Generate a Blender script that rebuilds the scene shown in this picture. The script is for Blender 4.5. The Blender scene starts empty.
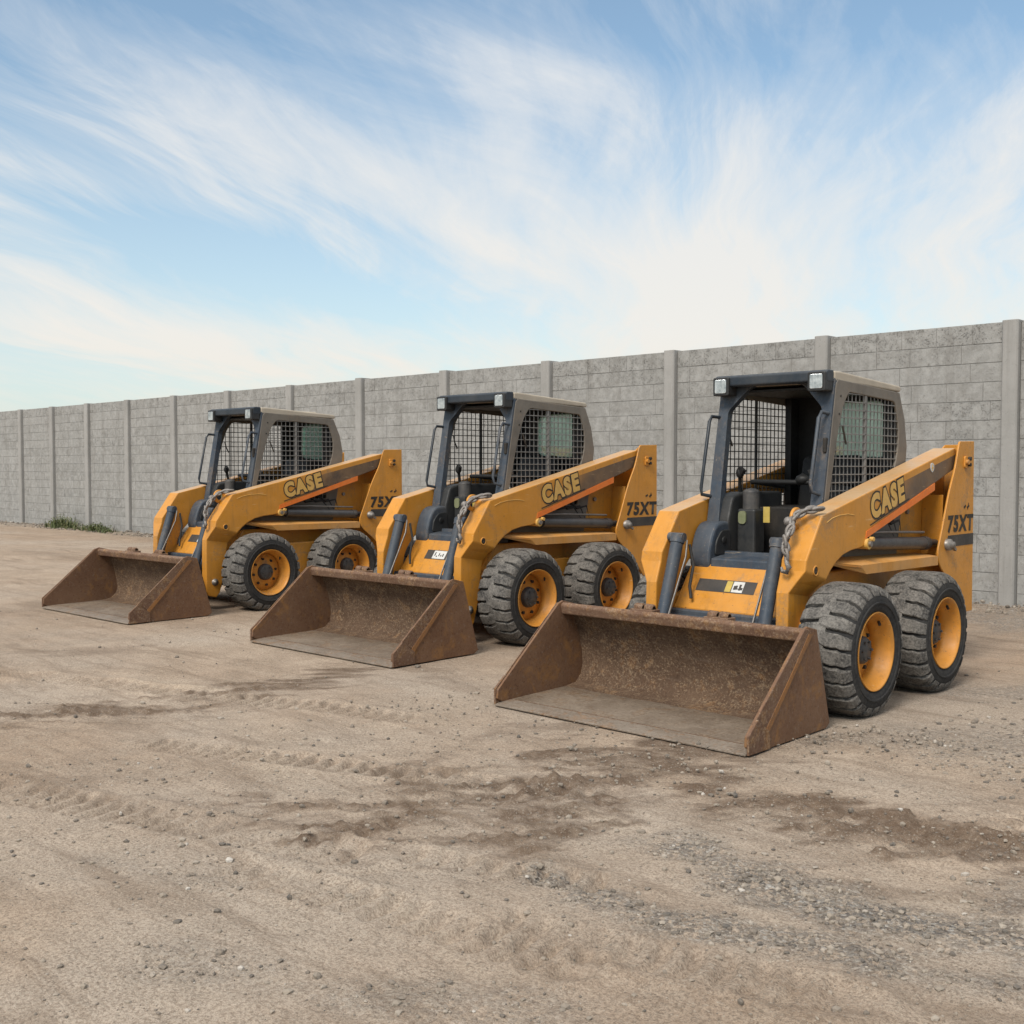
import bpy, bmesh, math, random
import numpy as np
from mathutils import Vector, Matrix
from mathutils.geometry import interpolate_bezier

random.seed(7); np.random.seed(7)
R = math.radians
scene = bpy.context.scene
COL = scene.collection

# ------------------------------------------------------------------ helpers
class MB:
    """collects vertices and faces; build() links them as ONE mesh object"""
    def __init__(s): s.v = []; s.f = []; s.m = []; s.sm = []
    def add(s, verts, faces, mi=0, smooth=False):
        b = len(s.v); s.v += [tuple(p) for p in verts]
        for f in faces: s.f.append([b + i for i in f]); s.m.append(mi); s.sm.append(smooth)
    def box(s, x0, x1, y0, y1, z0, z1, mi=0):
        v = [(x, y, z) for z in (z0, z1) for y in (y0, y1) for x in (x0, x1)]
        s.add(v, [(0,2,3,1),(4,5,7,6),(0,1,5,4),(2,6,7,3),(0,4,6,2),(1,3,7,5)], mi)
    def bar(s, a, b, w, h, mi=0, up=(0,0,1)):
        a = Vector(a); b = Vector(b); d = (b - a).normalized(); u = Vector(up)
        if abs(d.dot(u)) > .98: u = Vector((0,1,0))
        r = d.cross(u).normalized() * w / 2; q = r.cross(d).normalized() * h / 2
        v = [a-r-q, a+r-q, a+r+q, a-r+q, b-r-q, b+r-q, b+r+q, b-r+q]
        s.add(v, [(3,2,1,0),(4,5,6,7),(0,1,5,4),(1,2,6,5),(2,3,7,6),(3,0,4,7)], mi)
    def prism(s, poly, ax, t0, t1, mi=0, smooth=False):
        """2-D polygon extruded along axis ax; the two coordinates are the remaining axes in order"""
        n = len(poly)
        def P(p, t):
            c = list(p); c.insert(ax, t); return c
        v = [P(p, t0) for p in poly] + [P(p, t1) for p in poly]
        s.add(v, [list(range(n))[::-1], list(range(n, 2*n))], mi, False)
        b = len(s.v) - 2*n
        for i in range(n):
            j = (i + 1) % n
            s.f.append([b+i, b+j, b+n+j, b+n+i]); s.m.append(mi); s.sm.append(smooth)
    def tube(s, pts, r, n=8, mi=0, caps=True):
        pts = [Vector(p) for p in pts]; rings = []; up = Vector((.13, .21, 1))
        rr = r if isinstance(r, (list, tuple)) else [r] * len(pts)
        for i, p in enumerate(pts):
            d = (pts[min(i+1, len(pts)-1)] - pts[max(i-1, 0)]).normalized()
            a = d.cross(up)
            if a.length < 1e-3: a = d.cross(Vector((1, 0, 0)))
            a.normalize(); b = a.cross(d).normalized()
            rings.append([p + (a*math.cos(2*math.pi*k/n) + b*math.sin(2*math.pi*k/n)) * rr[i] for k in range(n)])
        v = [q for g in rings for q in g]; f = []
        for i in range(len(pts)-1):
            for k in range(n):
                f.append((i*n+k, i*n+(k+1) % n, (i+1)*n+(k+1) % n, (i+1)*n+k))
        s.add(v, f, mi, True)
        if caps:
            s.add(rings[0], [list(range(n))[::-1]], mi); s.add(rings[-1], [list(range(n))], mi)
    def cyl(s, a, b, r, n=20, mi=0): s.tube([a, b], r, n, mi)
    def lathe(s, prof, c, n=40, mi=0, sx=1, closed=False):
        """profile (x, r) turned round the x axis through c"""
        m = len(prof); v = []; f = []
        for k in range(n):
            a = 2*math.pi*k/n
            for x, r in prof: v.append((c[0]+sx*x, c[1]+r*math.cos(a), c[2]+r*math.sin(a)))
        for k in range(n):
            k2 = (k+1) % n
            for i in range(m if closed else m-1):
                j = (i+1) % m
                q = (k*m+i, k*m+j, k2*m+j, k2*m+i); f.append(q if sx > 0 else q[::-1])
        s.add(v, f, mi, True)
    def ball(s, c, r, mi=0, seed=0, jit=0):
        bm = bmesh.new(); bmesh.ops.create_icosphere(bm, subdivisions=2, radius=1)
        rnd = random.Random(seed)
        v = [(c[0]+p.co.x*r[0]*(1+jit*(rnd.random()-.5)), c[1]+p.co.y*r[1]*(1+jit*(rnd.random()-.5)), c[2]+p.co.z*r[2]*(1+jit*(rnd.random()-.5))) for p in bm.verts]
        s.add(v, [[q.index for q in f.verts] for f in bm.faces], mi, True); bm.free()
    def build(s, name, mats, parent=None, bevel=0, seg=2, recalc=True, autosmooth=None):
        me = bpy.data.meshes.new(name); me.from_pydata(s.v, [], s.f); me.update()
        if not isinstance(mats, (list, tuple)): mats = [mats]
        for m in mats: me.materials.append(m)
        me.polygons.foreach_set('material_index', s.m); me.polygons.foreach_set('use_smooth', s.sm)
        if recalc:
            bm = bmesh.new(); bm.from_mesh(me); bmesh.ops.recalc_face_normals(bm, faces=bm.faces); bm.to_mesh(me); bm.free()
        o = bpy.data.objects.new(name, me); COL.objects.link(o)
        if parent: o.parent = parent
        if bevel:
            b = o.modifiers.new('bevel', 'BEVEL'); b.width = bevel; b.segments = seg; b.limit_method = 'ANGLE'; b.angle_limit = R(35)
            b.harden_normals = False
        return o

def plate(name, outer, holes, fn, thick, mat, parent, bevel=0):
    """flat sheet with holes: 2-D loops, fn maps (u,v) to xyz, thick is the extrusion vector"""
    bm = bmesh.new(); edges = []
    for loop in [outer] + holes:
        vs = [bm.verts.new(fn(*p)) for p in loop]
        for i in range(len(vs)): edges.append(bm.edges.new((vs[i], vs[(i+1) % len(vs)])))
    bmesh.ops.triangle_fill(bm, use_beauty=True, use_dissolve=False, edges=edges)
    r = bmesh.ops.extrude_face_region(bm, geom=bm.faces[:])
    for e in r['geom']:
        if isinstance(e, bmesh.types.BMVert): e.co += Vector(thick)
    bmesh.ops.recalc_face_normals(bm, faces=bm.faces)
    me = bpy.data.meshes.new(name); bm.to_mesh(me); bm.free(); me.materials.append(mat)
    o = bpy.data.objects.new(name, me); COL.objects.link(o); o.parent = parent
    if bevel:
        b = o.modifiers.new('bevel', 'BEVEL'); b.width = bevel; b.segments = 2; b.limit_method = 'ANGLE'; b.angle_limit = R(35)
    return o

def empty(name, loc, rz=0, sc=1):
    o = bpy.data.objects.new(name, None); COL.objects.link(o)
    o.location = loc; o.rotation_euler = (0, 0, rz); o.scale = (sc, sc, sc); o.empty_display_size = .3
    return o
def tag(o, label=None, cat=None, group=None, kind=None):
    for k, v in (('label', label), ('category', cat), ('group', group), ('kind', kind)):
        if v: o[k] = v
    return o
def rounded(poly, r, n=4):
    out = []; m = len(poly)
    rr = r if isinstance(r, (list, tuple)) else [r] * m
    for i in range(m):
        p = Vector(poly[i]); a = Vector(poly[i-1]) - p; b = Vector(poly[(i+1) % m]) - p
        q = min(rr[i], a.length*.45, b.length*.45)
        if q < 1e-4: out.append(tuple(p)); continue
        s = p + a.normalized()*q; e = p + b.normalized()*q
        for k in range(n+1):
            t = k/n; out.append(tuple(s*(1-t)**2 + p*2*t*(1-t) + e*t*t))
    return out

# ------------------------------------------------------------------ materials
class NT:
    def __init__(s, m): s.t = m.node_tree; s.n = s.t.nodes; s.l = s.t.links
    def new(s, typ, **kw):
        n = s.n.new(typ)
        for k, v in kw.items():
            if k in n.inputs: n.inputs[k].default_value = v
            else: setattr(n, k, v)
        return n
    def link(s, a, b): s.l.new(a, b)
    def noise(s, vec, scale, detail=5, rough=.6, dist=0):
        n = s.new('ShaderNodeTexNoise', Scale=scale, Detail=detail, Roughness=rough, Distortion=dist)
        if vec: s.link(vec, n.inputs['Vector'])
        return n.outputs['Fac']
    def ramp(s, fac, stops):
        r = s.new('ShaderNodeValToRGB'); e = r.color_ramp.elements
        while len(e) < len(stops): e.new(.5)
        for q, (p, c) in zip(e, stops):
            q.position = p; q.color = (c, c, c, 1) if isinstance(c, (int, float)) else (*c, 1)
        s.link(fac, r.inputs['Fac']); return r.outputs['Color']
    def mix(s, fac, a, b, mode='MIX'):
        m = s.new('ShaderNodeMix', data_type='RGBA', blend_type=mode)
        for i, v in ((0, fac), (6, a), (7, b)):
            if hasattr(v, 'links'): s.link(v, m.inputs[i])
            elif i == 0: m.inputs[0].default_value = v
            else: m.inputs[i].default_value = (*v, 1)
        return m.outputs[2]
    def math(s, op, a, b=None, clamp=False):
        m = s.new('ShaderNodeMath', operation=op, use_clamp=clamp)
        for i, v in ((0, a), (1, b)):
            if v is None: continue
            if hasattr(v, 'links'): s.link(v, m.inputs[i])
            else: m.inputs[i].default_value = v
        return m.outputs[0]
    def bump(s, h, strength, dist, normal=None):
        b = s.new('ShaderNodeBump', Strength=strength, Distance=dist); s.link(h, b.inputs['Height'])
        if normal: s.link(normal, b.inputs['Normal'])
        return b.outputs['Normal']
def newmat(name):
    m = bpy.data.materials.new(name); m.use_nodes = True
    t = NT(m); t.b = t.n['Principled BSDF']; t.raw = t.new('ShaderNodeTexCoord').outputs['Object']
    oi = t.new('ShaderNodeObjectInfo'); va = t.new('ShaderNodeVectorMath', operation='MULTIPLY_ADD'); va.inputs[1].default_value = (37, 23, 51)
    cb = t.new('ShaderNodeCombineXYZ')
    for i_ in range(3): t.link(oi.outputs['Random'], cb.inputs[i_])
    t.link(cb.outputs[0], va.inputs[0]); t.link(t.raw, va.inputs[2]); t.co = va.outputs[0]
    return m, t
def setv(t, key, v):
    if hasattr(v, 'links'): t.link(v, t.b.inputs[key])
    else: t.b.inputs[key].default_value = (*v, 1) if isinstance(v, tuple) else v

DUST = (.36, .29, .215)
def paint(name, col, rough=.45, dust=.35, dustcol=DUST, dark=.75, scale=3.0, metal=0, chips=0, chipcol=(.12,.07,.045), bump=.04, spec=.4, grime=0):
    m, t = newmat(name)
    a = t.noise(t.co, scale, 6, .65); b = t.noise(t.co, scale*9, 5, .7); c = t.noise(t.co, scale*2.3, 4, .6, .6)
    base = t.mix(t.ramp(c, [(.35, 0), (.7, 1)]), col, tuple(x*dark for x in col))
    d = t.math('MULTIPLY', t.ramp(t.math('ADD', t.math('MULTIPLY', a, .7), t.math('MULTIPLY', b, .3)), [(.38, 0), (.68, 1)]), dust)
    base = t.mix(d, base, dustcol)
    if chips:
        k = t.ramp(t.noise(t.co, scale*16, 4, .75), [(.70-.08*chips, 0), (.73-.08*chips, 1)])
        base = t.mix(k, base, chipcol)
    if grime:
        mp = t.new('ShaderNodeMapping'); t.link(t.co, mp.inputs[0]); mp.inputs['Scale'].default_value = (9, 9, .9)
        g1 = t.ramp(t.noise(mp.outputs[0], 1.4, 6, .72), [(.53, 0), (.72, 1)])
        base = t.mix(t.math('MULTIPLY', g1, .42*grime), base, (.16, .095, .042))
        g2 = t.ramp(t.math('ADD', t.math('MULTIPLY', t.noise(t.co, 2.2, 5, .6, .8), .6), t.math('MULTIPLY', t.noise(t.co, 34, 5, .75), .4)), [(.545, 0), (.62, 1)])
        base = t.mix(t.math('MULTIPLY', g2, .6*grime), base, (.215, .155, .10))
        mp2 = t.new('ShaderNodeMapping'); t.link(t.co, mp2.inputs[0]); mp2.inputs['Rotation'].default_value = (.5, .2, .7); mp2.inputs['Scale'].default_value = (3, 55, 55)
        base = t.mix(t.math('MULTIPLY', t.ramp(t.noise(mp2.outputs[0], 1.1, 4, .7), [(.66, 0), (.70, 1)]), .5*grime), base, (.66, .47, .26))
    setv(t, 'Base Color', base)
    setv(t, 'Roughness', t.ramp(b, [(.3, rough-.06), (.75, min(1, rough+.28))]))
    setv(t, 'Metallic', metal); t.b.inputs['Specular IOR Level'].default_value = spec
    if bump: setv(t, 'Normal', t.bump(b, bump, .01))
    return m

YEL = (.565, .238, .025)
YELD = (.50, .29, .12)
M = {}
M['yellow'] = paint('yellow_paint', YEL, .32, .30, YELD, .84, 2.6, chips=.7, grime=.8)
M['rim'] = paint('rim_yellow_paint', (.60, .25, .03), .40, .28, YELD, .82, 5, chips=.8, grime=1)
M['fender'] = paint('fender_yellow_paint', (.53, .24, .045), .5, .6, (.50, .33, .18), .9, 2.6, chips=.5, grime=.7)
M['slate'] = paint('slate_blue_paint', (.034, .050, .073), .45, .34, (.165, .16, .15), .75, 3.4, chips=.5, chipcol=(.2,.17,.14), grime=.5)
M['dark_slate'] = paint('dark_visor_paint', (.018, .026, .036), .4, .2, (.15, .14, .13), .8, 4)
M['tan'] = paint('dusty_cab_grey', (.145, .128, .107), .6, .5, (.235, .205, .168), .75, 3.2, grime=.5, chips=.6, chipcol=(.1, .075, .055))
M['roof'] = paint('dusty_roof_beige', (.40, .345, .27), .65, .5, (.48, .42, .34), .8, 3.0, chips=.25)
M['black'] = paint('black_plastic', (.009, .0095, .010), .55, .18, (.06, .055, .05), .7, 5)
M['engine'] = paint('engine_bay_black', (.014, .014, .014), .6, .45, (.075, .06, .045), .7, 6, bump=.2)
M['console'] = paint('console_grey', (.020, .022, .024), .5, .35, (.085, .077, .066), .8, 6)
M['hub'] = paint('hub_grey', (.045, .046, .05), .5, .5, (.16, .14, .115), .7, 14)
M['steel'] = paint('worn_steel', (.30, .28, .26), .42, .4, (.2, .16, .12), .7, 10, metal=.7)
M['rod'] = paint('cylinder_steel', (.085, .085, .088), .30, .35, (.17, .15, .125), .7, 6, metal=.45)
M['chain'] = paint('chain_steel', (.32, .305, .29), .5, .65, (.18, .135, .10), .5, 40, metal=.5, bump=.3)
M['hose'] = paint('rubber_hose', (.02, .02, .02), .6, .3, (.12, .11, .1), .7, 8)
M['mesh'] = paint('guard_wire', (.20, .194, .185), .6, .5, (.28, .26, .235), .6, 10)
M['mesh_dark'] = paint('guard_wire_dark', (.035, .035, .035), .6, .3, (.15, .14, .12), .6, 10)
M['orange'] = paint('orange_stripe', (.72, .16, .018), .45, .35, (.6, .3, .1), .85, 5)
M['decal_dark'] = paint('decal_charcoal', (.036, .034, .033), .5, .3, (.15, .12, .09), .8, 6)
M['decal_white'] = paint('decal_white', (.62, .62, .60), .5, .3, (.4, .37, .32), .8, 8)
M['decal_yellow'] = paint('decal_yellow', (.50, .36, .07), .5, .4, (.4, .33, .2), .8, 8)
M['ink'] = paint('decal_ink', (.02, .018, .016), .5, .3, (.12, .09, .06), .8, 9)
M['letter'] = paint('decal_letter_gold', (.63, .37, .085), .45, .35, (.55, .38, .2), .85, 9)
M['lamp_body'] = paint('lamp_housing', (.02, .02, .021), .4, .2, (.1, .1, .09), .8, 6)
M['green_sticker'] = paint('green_sticker', (.16, .18, .085), .5, .4, (.3, .28, .2), .8, 8)

def glass_mat():
    m, t = newmat('green_tinted_glass')
    o = t.n['Material Output']
    tr = t.new('ShaderNodeBsdfTransparent'); tr.inputs['Color'].default_value = (.90, .97, .93, 1)
    d = t.new('ShaderNodeBsdfTranslucent'); d.inputs['Color'].default_value = (.50, .63, .56, 1)
    gl = t.new('ShaderNodeBsdfGlossy'); gl.inputs['Roughness'].default_value = .08; gl.inputs['Color'].default_value = (.75, .95, .88, 1)
    a = t.new('ShaderNodeMixShader'); t.link(t.ramp(t.noise(t.co, 4, 4), [(.3, .40), (.7, .62)]), a.inputs[0]); t.link(tr.outputs[0], a.inputs[1]); t.link(d.outputs[0], a.inputs[2])
    fr = t.new('ShaderNodeFresnel', IOR=1.45); b = t.new('ShaderNodeMixShader'); t.link(fr.outputs[0], b.inputs[0]); t.link(a.outputs[0], b.inputs[1]); t.link(gl.outputs[0], b.inputs[2])
    t.link(b.outputs[0], o.inputs['Surface']); return m
M['glass'] = glass_mat()
def lens_mat():
    m, t = newmat('headlight_lens')
    s = t.new('ShaderNodeTexWave', Scale=28.0, Distortion=.4); t.link(t.co, s.inputs['Vector'])
    setv(t, 'Base Color', t.mix(t.ramp(t.noise(t.co, 22, 4), [(.35, 0), (.7, 1)]), (.55, .57, .58), (.24, .27, .29)))
    setv(t, 'Roughness', .12); setv(t, 'Metallic', .55); setv(t, 'Normal', t.bump(s.outputs['Fac'], .35, .01)); return m
M['lens'] = lens_mat()

def arm_mat():
    m, t = newmat('loader_arm_paint')
    sep = t.new('ShaderNodeSeparateXYZ'); t.link(t.raw, sep.inputs[0]); X, Y, Z = sep.outputs
    a = t.noise(t.co, 2.6, 6, .65); b = t.noise(t.co, 24, 5, .7); c = t.noise(t.co, 6, 4, .6, .6)
    base = t.mix(t.ramp(c, [(.35, 0), (.7, 1)]), YEL, tuple(x*.86 for x in YEL))
    # charcoal fade decal on the outer face: runs along the arm, yellow margin above
    edge = t.math('SUBTRACT', Z, t.math('ADD', t.math('MULTIPLY', Y, .2165), 1.253))      # distance below/above the margin line
    band = t.math('MULTIPLY', t.math('MULTIPLY', t.math('LESS_THAN', edge, 0), t.math('GREATER_THAN', t.math('ABSOLUTE', X), .612)),
                  t.math('GREATER_THAN', t.math('SUBTRACT', Z, t.math('MULTIPLY', Y, .283)), 1.028))
    mr = t.new('ShaderNodeMapRange', interpolation_type='SMOOTHSTEP'); mr.inputs['From Min'].default_value = .40; mr.inputs['From Max'].default_value = .98
    t.link(t.math('ADD', Y, t.math('MULTIPLY', t.math('MULTIPLY', edge, -1), 1.3)), mr.inputs['Value'])
    fade = t.math('MULTIPLY', t.math('MULTIPLY', band, mr.outputs[0]), .95)
    base = t.mix(fade, base, (.052, .043, .04))
    d = t.math('MULTIPLY', t.ramp(t.math('ADD', t.math('MULTIPLY', a, .7), t.math('MULTIPLY', b, .3)), [(.38, 0), (.68, 1)]), .3)
    base = t.mix(d, base, YELD)
    base = t.mix(t.ramp(t.noise(t.co, 42, 4, .75), [(.655, 0), (.69, 1)]), base, (.12, .07, .045))
    mp = t.new('ShaderNodeMapping'); t.link(t.co, mp.inputs[0]); mp.inputs['Scale'].default_value = (9, 9, .9)
    base = t.mix(t.math('MULTIPLY', t.ramp(t.noise(mp.outputs[0], 1.4, 6, .72), [(.53, 0), (.72, 1)]), .34), base, (.16, .095, .042))
    g2 = t.ramp(t.math('ADD', t.math('MULTIPLY', t.noise(t.co, 2.2, 5, .6, .8), .6), t.math('MULTIPLY', t.noise(t.co, 34, 5, .75), .4)), [(.55, 0), (.63, 1)])
    base = t.mix(t.math('MULTIPLY', g2, .5), base, (.215, .155, .10))
    mp2 = t.new('ShaderNodeMapping'); t.link(t.co, mp2.inputs[0]); mp2.inputs['Rotation'].default_value = (.25, .2, .1); mp2.inputs['Scale'].default_value = (55, 3, 55)
    base = t.mix(t.math('MULTIPLY', t.ramp(t.noise(mp2.outputs[0], 1.1, 4, .7), [(.655, 0), (.70, 1)]), .5), base, (.68, .49, .27))
    # dust lying on the upward faces
    g = t.new('ShaderNodeNewGeometry'); sn = t.new('ShaderNodeSeparateXYZ'); t.link(g.outputs['Normal'], sn.inputs[0])
    up = t.math('MULTIPLY', t.ramp(sn.outputs[2], [(.75, 0), (.93, 1)]), t.ramp(a, [(.3, .35), (.65, .85)]))
    base = t.mix(up, base, (.47, .335, .20))
    setv(t, 'Base Color', base); setv(t, 'Roughness', t.ramp(b, [(.3, .31), (.75, .6)])); t.b.inputs['Specular IOR Level'].default_value = .4
    setv(t, 'Normal', t.bump(b, .04, .01)); return m
M['arm'] = arm_mat()

def rust_mat(name, cols, speck, specks=.5, rough=.75, scale=4, worn=.35, bump=.35, ochre=.3):
    m, t = newmat(name)
    a = t.noise(t.co, scale, 8, .68, .3); b = t.noise(t.co, scale*7, 6, .75); c = t.noise(t.co, scale*17, 5, .8); s2 = t.noise(t.co, scale*1.7, 5, .6, 1.2)
    base = t.mix(t.ramp(a, [(.32, 0), (.66, 1)]), cols[0], cols[1])
    base = t.mix(t.ramp(t.math('ADD', t.math('MULTIPLY', b, .6), t.math('MULTIPLY', s2, .4)), [(.50, 0), (.66, 1)]), base, cols[2])
    base = t.mix(t.math('MULTIPLY', t.ramp(t.math('ADD', t.math('MULTIPLY', c, .72), t.math('MULTIPLY', s2, .28)), [(.51, 0), (.60, 1)]), specks), base, speck)
    base = t.mix(t.math('MULTIPLY', t.ramp(c, [(.36, 1), (.44, 0)]), .6), base, tuple(q*.35 for q in cols[0]))
    # scratches running along the length
    mp = t.new('ShaderNodeMapping'); t.link(t.co, mp.inputs[0]); mp.inputs['Scale'].default_value = (2.0, 26, 26); mp.inputs['Rotation'].default_value = (.2, .05, .3)
    sc = t.ramp(t.noise(mp.outputs[0], 1.6, 5, .7), [(.58, 0), (.68, 1)])
    base = t.mix(t.math('MULTIPLY', sc, worn), base, (.25, .205, .165))
    setv(t, 'Base Color', base); setv(t, 'Roughness', t.ramp(b, [(.3, rough-.15), (.7, min(1, rough+.15))])); base = t.mix(t.math('MULTIPLY', t.ramp(t.math('ADD', t.math('MULTIPLY', s2, .7), t.math('MULTIPLY', b, .3)), [(.53, 0), (.66, 1)]), ochre), base, (.30, .15, .05)); setv(t, 'Base Color', base); setv(t, 'Metallic', .15)
    t.b.inputs['Specular IOR Level'].default_value = .3
    setv(t, 'Normal', t.bump(c, bump, .006, t.bump(b, bump*.7, .015))); return m
M['rust'] = rust_mat('bucket_rust', [(.12, .064, .040), (.18, .108, .070), (.21, .112, .05)], (.35, .265, .18), .6)
M['rust_in'] = rust_mat('bucket_inside_caked', [(.075, .044, .028), (.135, .086, .055), (.115, .062, .036)], (.33, .25, .165), .62, .9, 4.2, .15, .9)
M['rust_side'] = rust_mat('bucket_side_rust', [(.135, .070, .040), (.19, .108, .064), (.17, .088, .046)], (.25, .16, .095), .22, .58, 3.0, .45, .25, .6)
M['rust_edge'] = rust_mat('bucket_edge_rust', [(.33, .15, .045), (.20, .108, .058), (.15, .085, .05)], (.17, .10, .06), .85, .75, 7, .25, .3)
M['scraped'] = rust_mat('scraped_lip_steel', [(.15, .115, .085), (.25, .21, .17), (.14, .08, .045)], (.34, .29, .24), .5, .5, 4, .75, .4)
M['floor_steel'] = rust_mat('bucket_floor_scoured', [(.100, .072, .050), (.185, .146, .110), (.085, .052, .032)], (.26, .205, .15), .45, .6, 3, .5, .5, .12)

def tyre_mat(name, base, dust, amount, scale):
    m, t = newmat(name)
    a = t.noise(t.co, scale, 6, .7); b = t.noise(t.co, scale*8, 5, .7)
    d = t.math('MULTIPLY', t.ramp(t.math('ADD', t.math('MULTIPLY', a, .55), t.math('MULTIPLY', b, .45)), [(.36, 0), (.62, 1)]), amount)
    setv(t, 'Base Color', t.mix(d, base, dust)); setv(t, 'Roughness', .82); t.b.inputs['Specular IOR Level'].default_value = .25
    setv(t, 'Normal', t.bump(b, .35, .01, t.bump(a, .3, .02))); return m
M['tread'] = tyre_mat('tyre_tread_dusty', (.027, .026, .0255), (.215, .20, .18), .88, 9)
M['side'] = tyre_mat('tyre_sidewall', (.016, .0165, .018), (.07, .066, .06), .5, 5)

def wall_mats():
    m, t = newmat('concrete_block')
    at = t.new('ShaderNodeAttribute', attribute_name='tone'); ro = t.new('ShaderNodeAttribute', attribute_name='rough')
    a = t.noise(t.co, 1.1, 6, .65); b = t.noise(t.co, 9, 7, .75); c = t.noise(t.co, 45, 5, .75); d = t.noise(t.co, 120, 3, .7)
    base = t.mix(at.outputs['Fac'], (.240, .237, .226), (.325, .32, .308))
    base = t.mix(t.math('MULTIPLY', t.ramp(a, [(.35, 0), (.7, 1)]), .45), base, (.25, .24, .222))
    base = t.mix(t.math('MULTIPLY', t.ramp(b, [(.46, 0), (.66, 1)]), .55), base, (.39, .385, .37))
    base = t.mix(t.math('MULTIPLY', t.ramp(t.noise(t.co, 4, 6, .7, .5), [(.52, 0), (.68, 1)]), .5), base, (.175, .166, .152))
    pit = t.ramp(t.math('ADD', t.math('MULTIPLY', c, .65), t.math('MULTIPLY', b, .35)), [(.36, 1), (.47, 0)])
    base = t.mix(t.math('MULTIPLY', pit, t.math('ADD', t.math('MULTIPLY', ro.outputs['Fac'], .65), .28)), base, (.105, .10, .092))
    mp = t.new('ShaderNodeMapping'); t.link(t.co, mp.inputs[0]); mp.inputs['Scale'].default_value = (3.2, 1, .22)
    st = t.ramp(t.noise(mp.outputs[0], 1.5, 6, .7), [(.50, 0), (.72, 1)])
    base = t.mix(t.math('MULTIPLY', st, .42), base, (.165, .155, .14))
    setv(t, 'Base Color', base); setv(t, 'Roughness', .92); t.b.inputs['Specular IOR Level'].default_value = .2
    h = t.math('ADD', t.math('MULTIPLY', pit, t.math('MULTIPLY', t.math('ADD', ro.outputs['Fac'], .2), -1)), t.math('MULTIPLY', d, .3))
    setv(t, 'Normal', t.bump(h, .55, .012, t.bump(b, .3, .02)))
    M['block'] = m
    m, t = newmat('mortar_joint'); a = t.noise(t.co, 5, 6, .7); b = t.noise(t.co, 60, 4, .7)
    setv(t, 'Base Color', t.mix(t.ramp(a, [(.35, 0), (.7, 1)]), (.19, .185, .175), (.27, .262, .25))); setv(t, 'Roughness', .95); setv(t, 'Normal', t.bump(b, .5, .01)); M['mortar'] = m
    m, t = newmat('concrete_post'); a = t.noise(t.co, 1.5, 6, .7); b = t.noise(t.co, 30, 6, .75)
    mp = t.new('ShaderNodeMapping'); t.link(t.co, mp.inputs[0]); mp.inputs['Scale'].default_value = (5, 5, .35)
    base = t.mix(t.ramp(a, [(.3, 0), (.7, 1)]), (.255, .248, .234), (.33, .32, .305))
    base = t.mix(t.math('MULTIPLY', t.ramp(t.noise(mp.outputs[0], 2, 6, .7), [(.5, 0), (.75, 1)]), .5), base, (.17, .16, .145))
    base = t.mix(t.math('MULTIPLY', t.ramp(b, [(.3, 1), (.42, 0)]), .5), base, (.13, .125, .115))
    setv(t, 'Base Color', base); setv(t, 'Roughness', .9); setv(t, 'Normal', t.bump(b, .3, .01)); M['post'] = m
wall_mats()

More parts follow.
